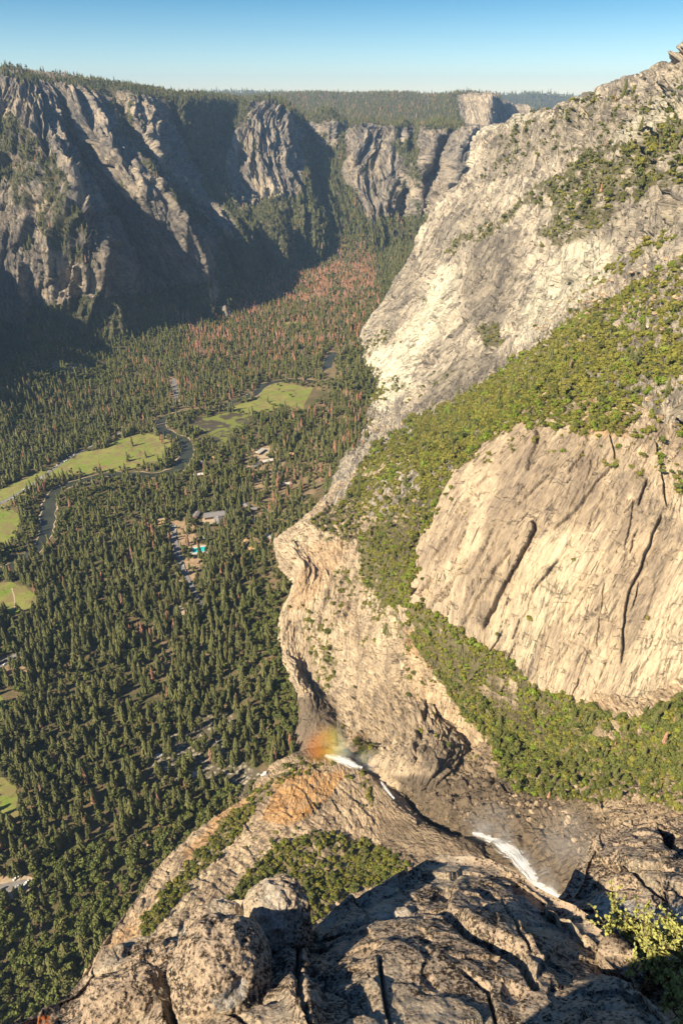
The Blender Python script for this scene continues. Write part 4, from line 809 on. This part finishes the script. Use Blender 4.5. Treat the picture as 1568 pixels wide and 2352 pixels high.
# -- on the rock faces
def scatter_on(name, n, zones, kinds, size, L=18., thin=0.0, ncap=None):
    g = SURF[name]; nv, nu = g.shape[:2]; a = g[:-1, :-1]; b = g[:-1, 1:]; c = g[1:, :-1]; nrm = np.cross(c - a, b - a); ar = np.linalg.norm(nrm, axis=2); nz = np.abs(nrm[..., 2]) / (ar + 1e-9)
    px, py, dp = proj(a); wgt = ar * nearframe(px, py, dp, 100); wgt = wgt.ravel(); cs = np.cumsum(wgt); i = np.searchsorted(cs, rng.uniform(0, cs[-1], n)); i = np.minimum(i, len(wgt) - 1)
    iv, iu = np.divmod(i, nu - 1); u, v = rng.uniform(size=(2, n, 1)); p = a[iv, iu] * (1 - u - v + u * v) + b[iv, iu] * u * (1 - v) + c[iv, iu] * v * (1 - u) + g[1:, 1:][iv, iu] * u * v
    px, py, dp = proj(p); cv, z = cover(px, py, zones, p, L); nzz = nz[iv, iu]
    k = rng.uniform(size=n) < cv * np.clip(nzz * 1.6 + .05, 0, 1) ** (1.0 if thin == 0 else thin); p, px, py = p[k], px[k], py[k]
    kd = rng.uniform(size=len(p)); t = 0
    kindz = kinds(px, py, p, len(p))
    for kname in POS:
        m = (kindz == list(POS).index(kname)) & (kd <= 1)
        if m.any(): q = p[m].copy(); q[:, 2] -= .3; add(kname, q, size(m.sum(), kname))
KI = {k: i for i, k in enumerate(POS)}
def mixk(**w):
    ks = list(w); ps = np.array([w[k] for k in ks], float); ps /= ps.sum()
    return lambda px, py, p, n: np.array([KI[k] for k in ks])[rng.choice(len(ks), size=n, p=ps)]
def green_kinds(px, py, p, n):
    nz_ = fbm(p / 45, 3) + rng.normal(size=n) * .15; k = np.where(nz_ > .33, KI['bright'], KI['scrub']); r_ = rng.uniform(size=n)
    k = np.where(r_ < .16, KI['oak'], k); k = np.where(r_ < .02, KI['pine'], k); k = np.where(r_ > .999, KI['dead'], k); return k
def sz(pine=.5, oak=.5, scrub=1.3, dead=.5, bright=1.3):
    d = dict(pine=pine, oak=oak, scrub=scrub, dead=dead, bright=bright); return lambda n, k: d[k] * np.clip(np.exp(rng.normal(-.05, .36, n)), .4, 2.2)
scatter_on('left_valley_wall', 60000, FARVEG, mixk(pine=.86, oak=.08, dead=.06), sz(.54, .75, 1, .5), 70, .8)
scatter_on('far_valley_wall', 60000, FARVEG, mixk(pine=.88, oak=.07, dead=.05), sz(.72, .8, 1, .7), 80, .8)
scatter_on('plateau', 26000, [([(-3000,-500),(4000,-500),(4000,2000),(-3000,2000)], .98)], mixk(pine=.86, dead=.14), sz(.7, 1, 1, .7), 120)
scatter_on('far_hills', 9000, [([(-3000,-500),(4000,-500),(4000,2000),(-3000,2000)], .98)], mixk(pine=1), sz(1.6), 120)
scatter_on('right_valley_wall', 60000, VEG, mixk(oak=.5, scrub=.3, pine=.17, dead=.006), sz(.5, .6, 2.0, .45), 22)
scatter_on('green_hillside', 90000, VEG, green_kinds, sz(.45, .45, 1.8, .4, 1.7), 14)
scatter_on('rock_nose', 12000, VEG, mixk(oak=.25, scrub=.7, pine=.04, bright=.1), sz(.35, .4, 1.3, .35, 1.2), 9)
scatter_on('great_granite_slab', 26000, VEG, mixk(oak=.2, scrub=.6, bright=.2), sz(.3, .3, 1.1, .3, 1.1), 8)
scatter_on('wooded_bowl', 30000, VEG, mixk(oak=.42, scrub=.42, bright=.07, pine=.06, dead=.003), sz(.28, .34, 1.1, .28, 1.1), 8)
scatter_on('orange_dome', 26000, VEG, mixk(oak=.22, scrub=.7, pine=.0, bright=.03), sz(.2, .24, .85, .2, .8), 6)
scatter_on('near_left_mountain', 3000, FARVEG, mixk(pine=.9, oak=.1), sz(.8, .8), 60)

# what the camera really sees, so that the trees that show largest become things of their own
from mathutils.bvhtree import BVHTree
bv, bf, n0 = [], [], 0
for k_, g_ in SURF.items():
    st_ = 4; q = g_[::st_, ::st_]; nv, nu = q.shape[:2]; bv.append(q.reshape(-1, 3)); bf.append(grid_faces(nu, nv) + n0); n0 += nv * nu
tree = BVHTree.FromPolygons(np.concatenate(bv).tolist(), np.concatenate(bf).tolist())
def seen(p, h):
    o = Vector((0, 0, CAMZ)); t = Vector((p[0], p[1], p[2] + h)); d = t - o; L = d.length; hit = tree.ray_cast(o, d.normalized(), L - 6); return hit[0] is None
SPEC = dict(pine=(PC, PCs, 36, 1400, 'pine_tree', 'pine tree', 'conifers standing in the valley forest'), dead=(DC, DCs, 34, 1400, 'dead_pine_tree', 'dead tree', 'rust coloured dead conifers in the valley forest'),
            oak=(OK_, OKs, 14, 1100, 'broadleaf_tree', 'broadleaf tree', 'round broadleaf trees'), scrub=(SC, SC, 2.6, 1e9, 'shrub', 'shrub', 'olive green shrubs on the rock slopes'), bright=(BR, BR, 3.2, 1e9, 'bright_shrub', 'shrub', 'bright green shrubs on the rock slopes'))
def where(px, py, p, dep, kind):
    if kind in ('scrub', 'bright'):
        if px < 1000 and py > 1720: return 'on the orange-stained dome above the fall'
        if py > 1370 and px > 900: return 'in the wooded bowl beside the waterfall gorge'
        if px < 1000 and py > 1180: return 'on the pale rock nose above the forest'
        return 'on the steep hillside at the right'
    if p[2] > 120:
        if px < 1000 and py > 1700: return 'on the orange-stained dome above the fall'
        if py > 1370: return 'in the wooded bowl beside the waterfall gorge'
        return 'on the steep hillside at the right'
    if py > 2000: return 'at the lower left foot of the orange dome'
    if py > 1650: return 'in the lower left of the valley forest'
    if py > 1380: return 'in the middle of the dense valley forest'
    if py > 1150: return 'around the village in the valley'
    return 'beside the river meadows'
LOOK = dict(pine='dark green pointed pine tree', dead='rust brown dead pine tree', oak='round green broadleaf tree', scrub='low olive green shrub', bright='bright yellow-green shrub')
for kind, (near, farm, h0, dlim, nm, cat, grp) in SPEC.items():
    a = np.concatenate(POS[kind]); px, py, dep = proj(a[:, :3]); big = a[:, 3] * h0 / dep; inside = (px > 0) & (px < 1568) & (py > 0) & (py < 2352)
    order = np.argsort(-np.where(inside, big, 0)); chosen = []
    for i in order[:6000]:
        if not inside[i]: break
        if seen(a[i, :3], a[i, 3] * h0 * .7): chosen.append(i)
        if len(chosen) >= 300: break
    rest = np.ones(len(a), bool); rest[chosen] = False
    for i in chosen:
        v = int(rng.integers(len(near))); rz = float(rng.uniform(0, 6.28)); s = float(a[i, 3]); w_ = where(px[i], py[i], a[i], dep[i], kind)
        lab = LOOK[kind] + ' ' + w_; gp = grp + ', ' + w_
        if kind in ('scrub', 'bright'): o = link(nm, near[v], loc=tuple(a[i, :3]), rz=rz, sc=s); tag(o, lab, cat, gp)
        else:
            o = bpy.data.objects.new(nm, None); C.objects.link(o); o.location = tuple(a[i, :3]); o.rotation_euler = (0, 0, rz); o.scale = (s, s, s); tag(o, lab, cat, gp)
            link('crown', near[v], o); link('trunk', TR[v] if kind != 'oak' else TRo, o)
    b = a[rest]; dp = dep[rest]; nearm = dp < dlim; idx = np.where(nearm, rng.integers(len(near), size=len(b)), len(near) + rng.integers(len(farm), size=len(b)))
    ms = near + (farm if farm is not near else [])
    if farm is near: idx = rng.integers(len(near), size=len(b))
    tl = rng.normal(0, .035, (len(b), 2)); rot = np.concatenate([tl, rng.uniform(0, 6.28, (len(b), 1))], 1); wsc = rng.uniform(.85, 1.2, len(b))
    scl = np.stack([b[:, 3] * wsc, b[:, 3] * wsc, b[:, 3]], 1)
    instancer(nm + '_mass', b[:, :3], scl, rot, idx, ms, {'pine': 'mass of smaller and farther dark conifers covering the valley and plateaus', 'dead': 'mass of farther rust coloured dead conifers', 'oak': 'mass of smaller round broadleaf trees on talus and ledges', 'scrub': 'mass of smaller olive scrub covering the slopes', 'bright': 'mass of smaller bright green scrub on the slopes'}[kind])
    print('VEG', kind, len(a), len(chosen))
# ------------------------------------------------------------------ river, meadows, roads
def closed(poly, n=6, amp=6.0):
    a = np.array(poly, float); m = len(a); idx = np.arange(m * n) / n; i = idx.astype(int); f = (idx - i)[:, None]
    p0, p1, p2, p3 = a[(i - 1) % m], a[i % m], a[(i + 1) % m], a[(i + 2) % m]
    c = .5 * (2 * p1 + (p2 - p0) * f + (2 * p0 - 5 * p1 + 4 * p2 - p3) * f ** 2 + (3 * p1 - p0 - 3 * p2 + p3) * f ** 3)
    w_ = F(c[:, 0], c[:, 1]); w_[:, 0] += amp * fbm(w_ / 25, 3); w_[:, 1] += amp * fbm(w_ / 25 + 30, 3); return w_
def sheet(name, poly, z, mat, amp=6.0):
    c = closed(poly, amp=amp); c[:, 2] = z; c = c[::-1] if sum((c[i, 0] * c[(i + 1) % len(c), 1] - c[(i + 1) % len(c), 0] * c[i, 1]) for i in range(len(c))) < 0 else c
    return tag(link(name, mesh(name, c, [tuple(range(len(c)))], M[mat])), kind='structure')
for q in MEADOWS: sheet('meadow', q, .5, 'meadow', 16)
for q in MARSH: sheet('marsh', q, .55, 'marsh', 9)
for q in CLEAR[:5]: sheet('clearing', q, .5, 'dirt', 5)
for q in CLEAR[5:6] + CLEAR[7:8]: sheet('clearing', q, .5, 'dirt', 5)
def ribbon(name, cl, z, mat, wf=1.0, amp=0.0, n=8):
    xy, nn, half = ribbon_poly(cl, wf, n); l = xy + nn * (half * (1 + amp * fbm(xy / 30, 3)))[:, None]; r_ = xy - nn * (half * (1 + amp * fbm(xy / 30 + 9, 3)))[:, None]
    v = np.concatenate([l, r_]); v[:, 2] = z; m = len(l); i = np.arange(m - 1); f = np.stack([i, i + 1, i + 1 + m, i + m], 1)[:, ::-1]
    me = mesh(name, v, f, M[mat]); 
    if me.polygons[0].normal.z < 0: me.flip_normals()
    return tag(link(name, me), kind='structure')
ribbon('river_bank', RIVER, .58, 'dirt', 1.4, 1.0); ribbon('river', RIVER, .62, 'river', 1.2, .6)
for r_ in ROADS: ribbon('road', r_, .8, 'asphalt', 1.0)
for r_ in PATHS: ribbon('footpath', r_, .7, 'dirt', 1.0)
for q in ([(470,1178),(520,1178),(520,1200),(470,1205)],): pass
# ------------------------------------------------------------------ cars
def boxm(name, x0, x1, y0, y1, z0, z1, mat, taper=0.0):
    V = [(x, y, z0) for x, y in ((x0, y0), (x1, y0), (x1, y1), (x0, y1))] + [(x, y, z1) for x, y in ((x0 + taper, y0 + taper), (x1 - taper, y0 + taper), (x1 - taper, y1 - taper), (x0 + taper, y1 - taper))]
    return mesh(name, V, [(3, 2, 1, 0), (4, 5, 6, 7), (0, 1, 5, 4), (1, 2, 6, 5), (2, 3, 7, 6), (3, 0, 4, 7)], M[mat] if isinstance(mat, str) else mat)
prof = [(-2.25,.35),(-2.3,.75),(-2.1,.98),(-1.55,1.05),(-1.0,1.48),(.45,1.5),(1.1,1.05),(2.0,.92),(2.3,.7),(2.25,.35)]
def car_body(mat):
    V = [(x, -.88, z) for x, z in prof] + [(x, .88, z) for x, z in prof]; n = len(prof)
    for i in (4, 5): V[i] = (V[i][0], -.68, V[i][2]); V[n + i] = (V[n + i][0], .68, V[n + i][2])
    return mesh('body', V, [tuple(range(n)), tuple(range(2 * n - 1, n - 1, -1))] + [(i, n + i, n + (i + 1) % n, (i + 1) % n) for i in range(n)], mat)
def car_glass():
    q = [(-1.45,1.08),(-1.0,1.44),(.42,1.45),(.98,1.08)]; V = [(x, -.9 + (.2 if z > 1.2 else 0), z) for x, z in q] + [(x, .9 - (.2 if z > 1.2 else 0), z) for x, z in q]
    V += [(.52,-.62,1.46),(.52,.62,1.46),(1.12,.72,1.08),(1.12,-.72,1.08),(-1.06,-.62,1.46),(-1.06,.62,1.46),(-1.6,.72,1.07),(-1.6,-.72,1.07)]
    return mesh('windows', V, [(0, 1, 2, 3), (7, 6, 5, 4), (8, 9, 10, 11), (15, 14, 13, 12)], M['glass'])
def wheelm():
    V, Fs = [], []
    for y in (-.11, .11):
        for k in range(10): V.append((.34 * math.cos(k * .6283), y, .34 * math.sin(k * .6283)))
    Fs = [tuple(range(9, -1, -1)), tuple(range(10, 20))] + [(k, (k + 1) % 10, 10 + (k + 1) % 10, 10 + k) for k in range(10)]; return mesh('wheel', V, Fs, M['tyre'])
CARC = {'white': (.75, .75, .73), 'silver grey': (.35, .36, .37), 'black': (.03, .03, .035), 'dark red': (.3, .04, .03), 'blue': (.05, .1, .25)}
bodies = {k: car_body(plain(k + ' car paint', v, .3, .5)) for k, v in CARC.items()}; cg = car_glass(); wm = wheelm()
def car(p, rz, colr, where_, grp, s=1.0):
    o = bpy.data.objects.new('car', None); C.objects.link(o); o.location = tuple(p); o.rotation_euler = (0, 0, rz); o.scale = (s, s, s); tag(o, colr + ' car ' + where_, 'car', grp)
    link('body', bodies[colr], o); link('windows', cg, o)
    for x in (-1.4, 1.4):
        for y in (-.85, .85): link('wheel', wm, o, (x, y, .34))
def along(cl, n, jit, offs, grp, where_, t0=0, t1=1, s=1.15):
    c = crom(np.array(cl, float), 200); q = F(c[:, 0], c[:, 1], .8)
    for k in range(n):
        t = t0 + (t1 - t0) * (k + random.uniform(-jit, jit)) / n; i = int(np.clip(t * 199, 1, 197)); d = q[i + 1] - q[i]; d /= np.linalg.norm(d); nn = np.array([-d[1], d[0], 0])
        car(q[i] + nn * random.choice(offs), math.atan2(d[1], d[0]) + random.choice((0, math.pi)), random.choices(list(CARC), (5, 3, 2, 1, 1))[0], where_, grp, s)
along(ROADS[0], 34, .3, (-3.4, 3.4), 'cars in a line on the meadow road', 'in the line along the straight meadow road', .2, .72)
along(ROADS[2], 34, .4, (-4, 4), 'cars in the village car park', 'parked in the village car park between the pines', 0, .8)
along(ROADS[1], 5, .3, (-3.5, 3.5), 'cars on the road at the left edge', 'on the short road stretch at the left edge', .25, .8)
for (x, y, r_, c_) in ((38, 2018, .9, 'white'), (62, 2028, 1.3, 'white'), (44, 2036, .3, 'silver grey')): car(F(x, y, .6), r_, c_, 'parked on the bare clearing at the lower left' + (' nearest the trees' if x == 38 else ', rightmost of three' if x == 62 else ', nearest the road'), 'vehicles on the lower left clearing', 1.6)
# ------------------------------------------------------------------ lodge buildings and pool
def building(px, py, L, Wd, H, rz, roof, label, nm='lodge_building', wall='wood', grp=None):
    o = bpy.data.objects.new(nm, None); C.objects.link(o); o.location = tuple(F(px, py, .3)); o.rotation_euler = (0, 0, rz); tag(o, label, 'building', grp)
    link('wall', boxm('wall', -L / 2, L / 2, -Wd / 2, Wd / 2, 0, H, wall), o); e = 1.0; rh = Wd * .22
    V = [(-L/2-e,-Wd/2-e,H-.2),(L/2+e,-Wd/2-e,H-.2),(L/2+e,Wd/2+e,H-.2),(-L/2-e,Wd/2+e,H-.2),(-L/2-e,0,H+rh),(L/2+e,0,H+rh)]
    link('roof', mesh('roof', V, [(0,1,5,4),(2,3,4,5),(1,2,5),(3,0,4),(3,2,1,0)], M[roof]), o)
    if nm == 'lodge_building': link('chimney', boxm('chimney', L * .2, L * .2 + 1.4, .6, 2.0, H, H + rh + 1.6, 'concrete'), [c for c in C.objects if c.parent == o and c.name.startswith('roof')][0])
    for k in range(max(2, int(L / 6))):
        x = -L / 2 + (k + .5) * L / max(2, int(L / 6))
        for s_ in (-1, 1): link('window', boxm('window', x - .9, x + .9, s_ * Wd / 2 - .06, s_ * Wd / 2 + .06, 1.1, 2.4, 'glass'), o)
building(493, 1186, 44, 20, 6, .25, 'roofgrey', 'large grey-roofed lodge building right of the car park'); building(503, 1200, 28, 18, 5, 1.8, 'roofgrey', 'smaller grey-roofed wing just below the large grey lodge roof')
building(371, 1202, 15, 12, 5, .5, 'rooftan', 'small building with orange-tan roof left of the car park'); building(470, 1238, 20, 9, 4, .1, 'concrete', 'flat pale building just above the swimming pool')
for i, (x, y, r_, rf, lb) in enumerate([(560,1098,.2,'rooftan','tan-roofed cabin left of the pale clearing'),(598,1040,1.1,'concrete','pale-roofed lodge block at the top of the pale clearing'),(615,1062,.4,'concrete','pale-roofed lodge block in the middle of the pale clearing'),(588,1072,1.0,'roofgrey','grey-roofed lodge block at the left of the pale clearing'),(640,1090,.2,'roofgrey','grey-roofed lodge block below the pale clearing'),(716,1142,.3,'rooftan','tan-roofed building near the foot of the rock nose'),(586,1262,.4,'rooftan','tan-roofed cabin right of the swimming pool'),(500,952+100,.7,'rooftan','tan-roofed cabin at the river end of the village'),(255,957,.4,'rooftan','small orange-roofed cabin in the forest above the left meadow'),(540,1275,.6,'rooftan','tan-roofed cabin below and right of the pool')]):
    building(x, y, 26, 12, 6, r_, rf, lb)
k_ = 0
for i, (x, y) in enumerate(SPOTS[:38]):
    if i % 2 == 0 and abs(x - 500) > 25: building(x, y, _cr.uniform(13, 24), 10, 5, _cr.uniform(0, 3.1), _cr.choice(('rooftan', 'roofgrey', 'concrete')), 'small cabin in a gap among the pines of the village', 'cabin', 'wood', 'small cabins scattered in the village')
c0 = F(457, 1263, .5); o = bpy.data.objects.new('swimming_pool', None); C.objects.link(o); o.location = tuple(c0); o.rotation_euler = (0, 0, .3); tag(o, 'turquoise swimming pool with pale deck among the pines', 'swimming pool')
link('deck', boxm('deck', -19, 19, -13, 13, 0, .35, 'concrete'), o); link('water', boxm('water', -13, 13, -8, 8, .36, .42, 'pool'), o); link('rim', mesh('rim', [(x, y, .47) for x, y in ((-13.6,-8.6),(13.6,-8.6),(13.6,8.6),(-13.6,8.6),(-13,-8),(13,-8),(13,8),(-13,8))], [(0,1,5,4),(1,2,6,5),(2,3,7,6),(3,0,4,7)], M['concrete']), o)
b0, b1 = F(366, 975, 2), F(386, 971, 2); d = b1 - b0; o = bpy.data.objects.new('footbridge', None); C.objects.link(o); o.location = tuple((b0 + b1) / 2); o.rotation_euler = (0, 0, math.atan2(d[1], d[0])); tag(o, 'narrow footbridge across the river bend', 'bridge'); Lb = float(np.linalg.norm(d)) / 2 + 6
link('deck', boxm('deck', -Lb, Lb, -2, 2, 0, .4, 'dirt'), o)
for s_ in (-1, 1): link('railing', boxm('railing', -Lb, Lb, s_ * 2 - .1, s_ * 2 + .1, .41, 1.5, 'greywood'), o)
# ------------------------------------------------------------------ creek and falls
def hit(px, py):
    o = Vector((0, 0, CAMZ)); d = Vector(ray(px, py)).normalized(); h = tree.ray_cast(o + d * 12, d, 9000)
    return np.array(h[0]) if h[0] is not None else F(px, py)
def fall(name, cl, label, cat, lift=1.5, n=60, m=9, rough=.8, kind=None):
    c = crom(np.array(cl, float), n); L_ = np.array([hit(x, y) for x, y, w_ in c]); 
    for _ in range(4): L_[1:-1] = (L_[:-2] + 2 * L_[1:-1] + L_[2:]) / 4
    dep = proj(L_)[2]; half = c[:, 2] * .95 * K * dep; t = np.gradient(L_, axis=0); up = np.array([0, 0, 1.]); sd_ = np.cross(t, up); sd_ /= np.linalg.norm(sd_, axis=1)[:, None]
    u = np.linspace(-1, 1, m); g = L_[:, None] + sd_[:, None] * (u[None, :, None] * half[:, None, None]); jag = 1 + .35 * fbm(np.stack([np.arange(n) * .35, 0 * c[:, 0], 0 * c[:, 0]], -1), 3); g = L_[:, None] + (g - L_[:, None]) * jag[:, None, None]
    g[..., 2] += lift + (1 - u[None] ** 2) * 1.6 + rough * fbm(g / 3, 4); s = np.cumsum(np.linalg.norm(t, axis=1))
    st = np.stack([np.broadcast_to(u[None] * half[:, None] * 2, (n, m)), np.broadcast_to(s[:, None], (n, m)), np.zeros((n, m))], -1)
    me = mesh(name, g.reshape(-1, 3), grid_faces(m, n), M['foam'], True, attrs=dict(st=st.reshape(-1, 3), edge=np.broadcast_to(np.abs(u)[None], (n, m)).ravel())); return tag(link(name, me), label, cat, kind=kind)
fall('waterfall', [(1083,1918,6),(1105,1921,12),(1130,1930,20),(1160,1948,28),(1185,1970,26),(1205,1995,22),(1228,2025,24),(1250,2042,22),(1290,2068,24)], 'white waterfall streak plunging down the dark gorge behind the ledge', 'waterfall', 2.0)
fall('waterfall', [(748,1738,8),(770,1744,14),(790,1751,15),(812,1762,10),(832,1768,5)], 'small white lip of the lower fall at the rainbow', 'waterfall', 2.5, 40)
fall('creek', [(868,1790,4),(880,1805,6),(892,1822,6),(905,1838,4)], None, None, 1.0, 30, 5, .4, 'structure')
for cl in ([(570,1782,5),(584,1786,13),(598,1783,10),(612,1776,5)],[(405,1792,5),(430,1784,16),(450,1778,12),(470,1776,7)],[(480,1775,5),(495,1782,9),(510,1786,6)],[(340,1742,4),(360,1738,8),(378,1732,4)]): fall('creek', cl, None, None, 1.2, 40, 7, 1.2, 'structure')
# ------------------------------------------------------------------ boulders
def rockm(seed, mat='dome', sub=3):
    import bmesh
    bm = bmesh.new(); bmesh.ops.create_icosphere(bm, subdivisions=sub, radius=1); v = np.array([x.co[:] for x in bm.verts]); f = np.array([[y.index for y in x.verts] for x in bm.faces]); bm.free()
    q = np.random.default_rng(seed); 
    for _ in range(9):
        n = q.normal(size=3); n /= np.linalg.norm(n); h = q.uniform(.55, .85); dd = v @ n - h; v = v - np.clip(dd, 0, None)[:, None] * n
    v *= np.array([1, q.uniform(.6, .9), q.uniform(.5, .8)]); return mesh('boulder', v, f, M[mat], False, attrs=dict(st=v * 2))
BO = [rockm(200 + i) for i in range(6)]
def rocks_on(name, n, zones, smin, smax, lab, grp, most):
    g_ = SURF[name]; nv, nu = g_.shape[:2]; px, py, dp = proj(g_); ok = np.zeros(px.shape, bool)
    for z in zones: ok |= inpoly(px, py, z)
    ii = np.argwhere(ok); ii = ii[rng.integers(len(ii), size=n)]
    pts = g_[ii[:, 0], ii[:, 1]]; s = smin + (smax - smin) * rng.uniform(size=n) ** 4
    o_ = np.argsort(-s); 
    for i in o_[:most]: o = link('boulder', BO[int(rng.integers(6))], loc=tuple(pts[i]), rz=float(rng.uniform(0, 6.28)), sc=float(s[i])); tag(o, lab, 'boulder', grp)
    r_ = o_[most:]
    if len(r_): instancer('rubble', pts[r_], np.repeat(s[r_, None], 3, 1), rng.uniform(0, 6.28, (len(r_), 3)), rng.integers(6, size=len(r_)), BO, 'loose smaller rocks scattered over the slope ' + grp.split()[-1])
rocks_on('wooded_bowl', 2200, [[(1180,1740),(1568,1740),(1568,1940),(1330,1960),(1160,1850)]], .5, 3.6, 'brown angular boulder on the misty talus right of the falls', 'boulders on the talus above the falls', 160)
rocks_on('wooded_bowl', 500, [[(900,1790),(1180,1800),(1200,1900),(960,1880)]], .5, 2.6, 'brown boulder on the wet slab left of the falls', 'boulders beside the gorge', 30)
rocks_on('green_hillside', 1500, [[(1180,720),(1568,580),(1568,760),(1350,840)],[(850,980),(960,960),(960,1180),(850,1180)],[(1440,880),(1568,860),(1568,1120),(1440,1000)]], 1.0, 6.5, 'grey boulder poking out of the green hillside scrub', 'boulders on the green hillside', 120)
rocks_on('orange_dome', 700, [[(700,1780),(900,1830),(980,1930),(760,1900)],[(560,2050),(380,2200),(480,2200)]], .3, 1.6, 'small pale rock among the scrub on the orange dome', 'rocks on the orange dome', 60)
# crag on the skyline at the top right
v_ = mesh; import bmesh
def crag(c, rad, seed, label):
    bm = bmesh.new(); bmesh.ops.create_icosphere(bm, subdivisions=6, radius=1); v = np.array([x.co[:] for x in bm.verts]); f = np.array([[y.index for y in x.verts] for x in bm.faces]); bm.free()
    h, e = facets(np.stack([v[:, 0] * 3 + v[:, 1] * 2, v[:, 2] * 1.5 + 3], -1), seed); v = v * (1 + .28 * h + .2 * fbm(v * 2.2 + seed, 4))[:, None] * np.array(rad)
    return tag(link('rock_crag', mesh('rock_crag', v, f, M['wall'], False, attrs=dict(st=v)), loc=tuple(c)), label, 'crag')
crag(P(1600, 175, 1330), (34, 30, 62), 5, 'tan rock tower cut by the right edge on the skyline')
crag(P(1548, 190, 1390), (16, 16, 30), 6, 'lower shoulder of rock left of the skyline tower')
# ------------------------------------------------------------------ spray and haze
def mist(name, c, rad, dens, col, label, rz=0, ramp=None, bump_=2.0):
    bm = bmesh.new(); bmesh.ops.create_icosphere(bm, subdivisions=3, radius=1); me = bpy.data.meshes.new(name); bm.to_mesh(me); bm.free(); mt = bpy.data.materials.new(name); mt.use_nodes = True; t = mt.node_tree; t.nodes.clear()
    pv = t.nodes.new('ShaderNodeVolumePrincipled'); ou = t.nodes.new('ShaderNodeOutputMaterial'); t.links.new(pv.outputs[0], ou.inputs['Volume']); tc = t.nodes.new('ShaderNodeTexCoord')
    ln = t.nodes.new('ShaderNodeVectorMath'); ln.operation = 'LENGTH'; t.links.new(tc.outputs['Object'], ln.inputs[0]); mr = t.nodes.new('ShaderNodeMapRange'); mr.interpolation_type = 'SMOOTHSTEP'; t.links.new(ln.outputs['Value'], mr.inputs[0]); mr.inputs[1].default_value = 1; mr.inputs[2].default_value = .1; mr.inputs[3].default_value = 0; mr.inputs[4].default_value = dens
    nz = t.nodes.new('ShaderNodeTexNoise'); nz.inputs['Scale'].default_value = bump_; nz.inputs['Detail'].default_value = 3; t.links.new(tc.outputs['Object'], nz.inputs['Vector']); m2 = t.nodes.new('ShaderNodeMapRange'); t.links.new(nz.outputs['Fac'], m2.inputs[0]); m2.inputs[1].default_value = .35; m2.inputs[2].default_value = .65
    ml = t.nodes.new('ShaderNodeMath'); ml.operation = 'MULTIPLY'; t.links.new(mr.outputs[0], ml.inputs[0]); t.links.new(m2.outputs[0], ml.inputs[1]); t.links.new(ml.outputs[0], pv.inputs['Density']); pv.inputs['Color'].default_value = (*col, 1)
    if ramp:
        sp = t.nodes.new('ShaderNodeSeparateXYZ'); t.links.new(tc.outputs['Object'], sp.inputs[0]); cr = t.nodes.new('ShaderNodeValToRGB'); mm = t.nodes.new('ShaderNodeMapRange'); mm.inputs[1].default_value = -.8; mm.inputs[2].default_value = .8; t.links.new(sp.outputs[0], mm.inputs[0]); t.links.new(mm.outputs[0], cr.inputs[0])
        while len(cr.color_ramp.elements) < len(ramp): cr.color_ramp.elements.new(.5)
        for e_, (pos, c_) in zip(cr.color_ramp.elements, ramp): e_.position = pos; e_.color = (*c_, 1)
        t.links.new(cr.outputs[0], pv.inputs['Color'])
    me.materials.append(mt); o = link(name, me, loc=tuple(c), rz=rz, sc=tuple(rad)); return tag(o, label, kind='stuff')
def hp(px, py, up=0): p = hit(px, py); p[2] += up; return p
mist('spray', hp(850, 1765, 6), (28, 18, 16), .05, (.95, .95, .95), 'white spray drifting over the lower lip', -.4)
mist('rainbow_spray', hp(752, 1716, 4) + np.array([0, -10, 4]), (33, 30, 34), .07, (1, 1, 1), 'spray tinted orange and yellow as a rainbow at the lower lip', .0, [(0, (.75, .22, .06)), (.3, (1, .42, .06)), (.6, (1, .80, .18)), (.8, (.9, 1, .6)), (1, (.8, 1, .95))])  # rainbow light put into the volume colour as a ramp
mist('spray', hp(782, 1738, 5), (15, 12, 13), .12, (1, .97, .85), 'bright white core of spray at the rainbow')
for (x_, y_, r__) in ((1110,1915,12),(1160,1940,13),(1205,1990,14),(1250,2030,15)): mist('spray', hp(x_, y_, 4), (r__, r__, r__ * .8), .05, (.95, .95, .95), 'spray hugging the gorge waterfall')
mist('spray', hp(1130, 1905, 8), (36, 22, 18), .022, (.95, .95, .95), 'thin spray above the top of the gorge waterfall')
mist('spray', hp(1300, 1960, 14), (34, 34, 26), .014, (.95, .93, .92), 'thin spray hanging right of the gorge waterfall')
def haze(dens):
    me = boxm('haze', -15000, 15000, -700, 18500, -330, 1120, None); mt = bpy.data.materials.new('haze'); mt.use_nodes = True; t = mt.node_tree; t.nodes.clear(); pv = t.nodes.new('ShaderNodeVolumePrincipled'); ou = t.nodes.new('ShaderNodeOutputMaterial'); t.links.new(pv.outputs[0], ou.inputs['Volume'])
    pv.inputs['Density'].default_value = dens; pv.inputs['Color'].default_value = (.42, .66, 1.0, 1); pv.inputs['Anisotropy'].default_value = .1; me.materials.append(mt); tag(link('haze', me), kind='stuff')
haze(2.9e-5)
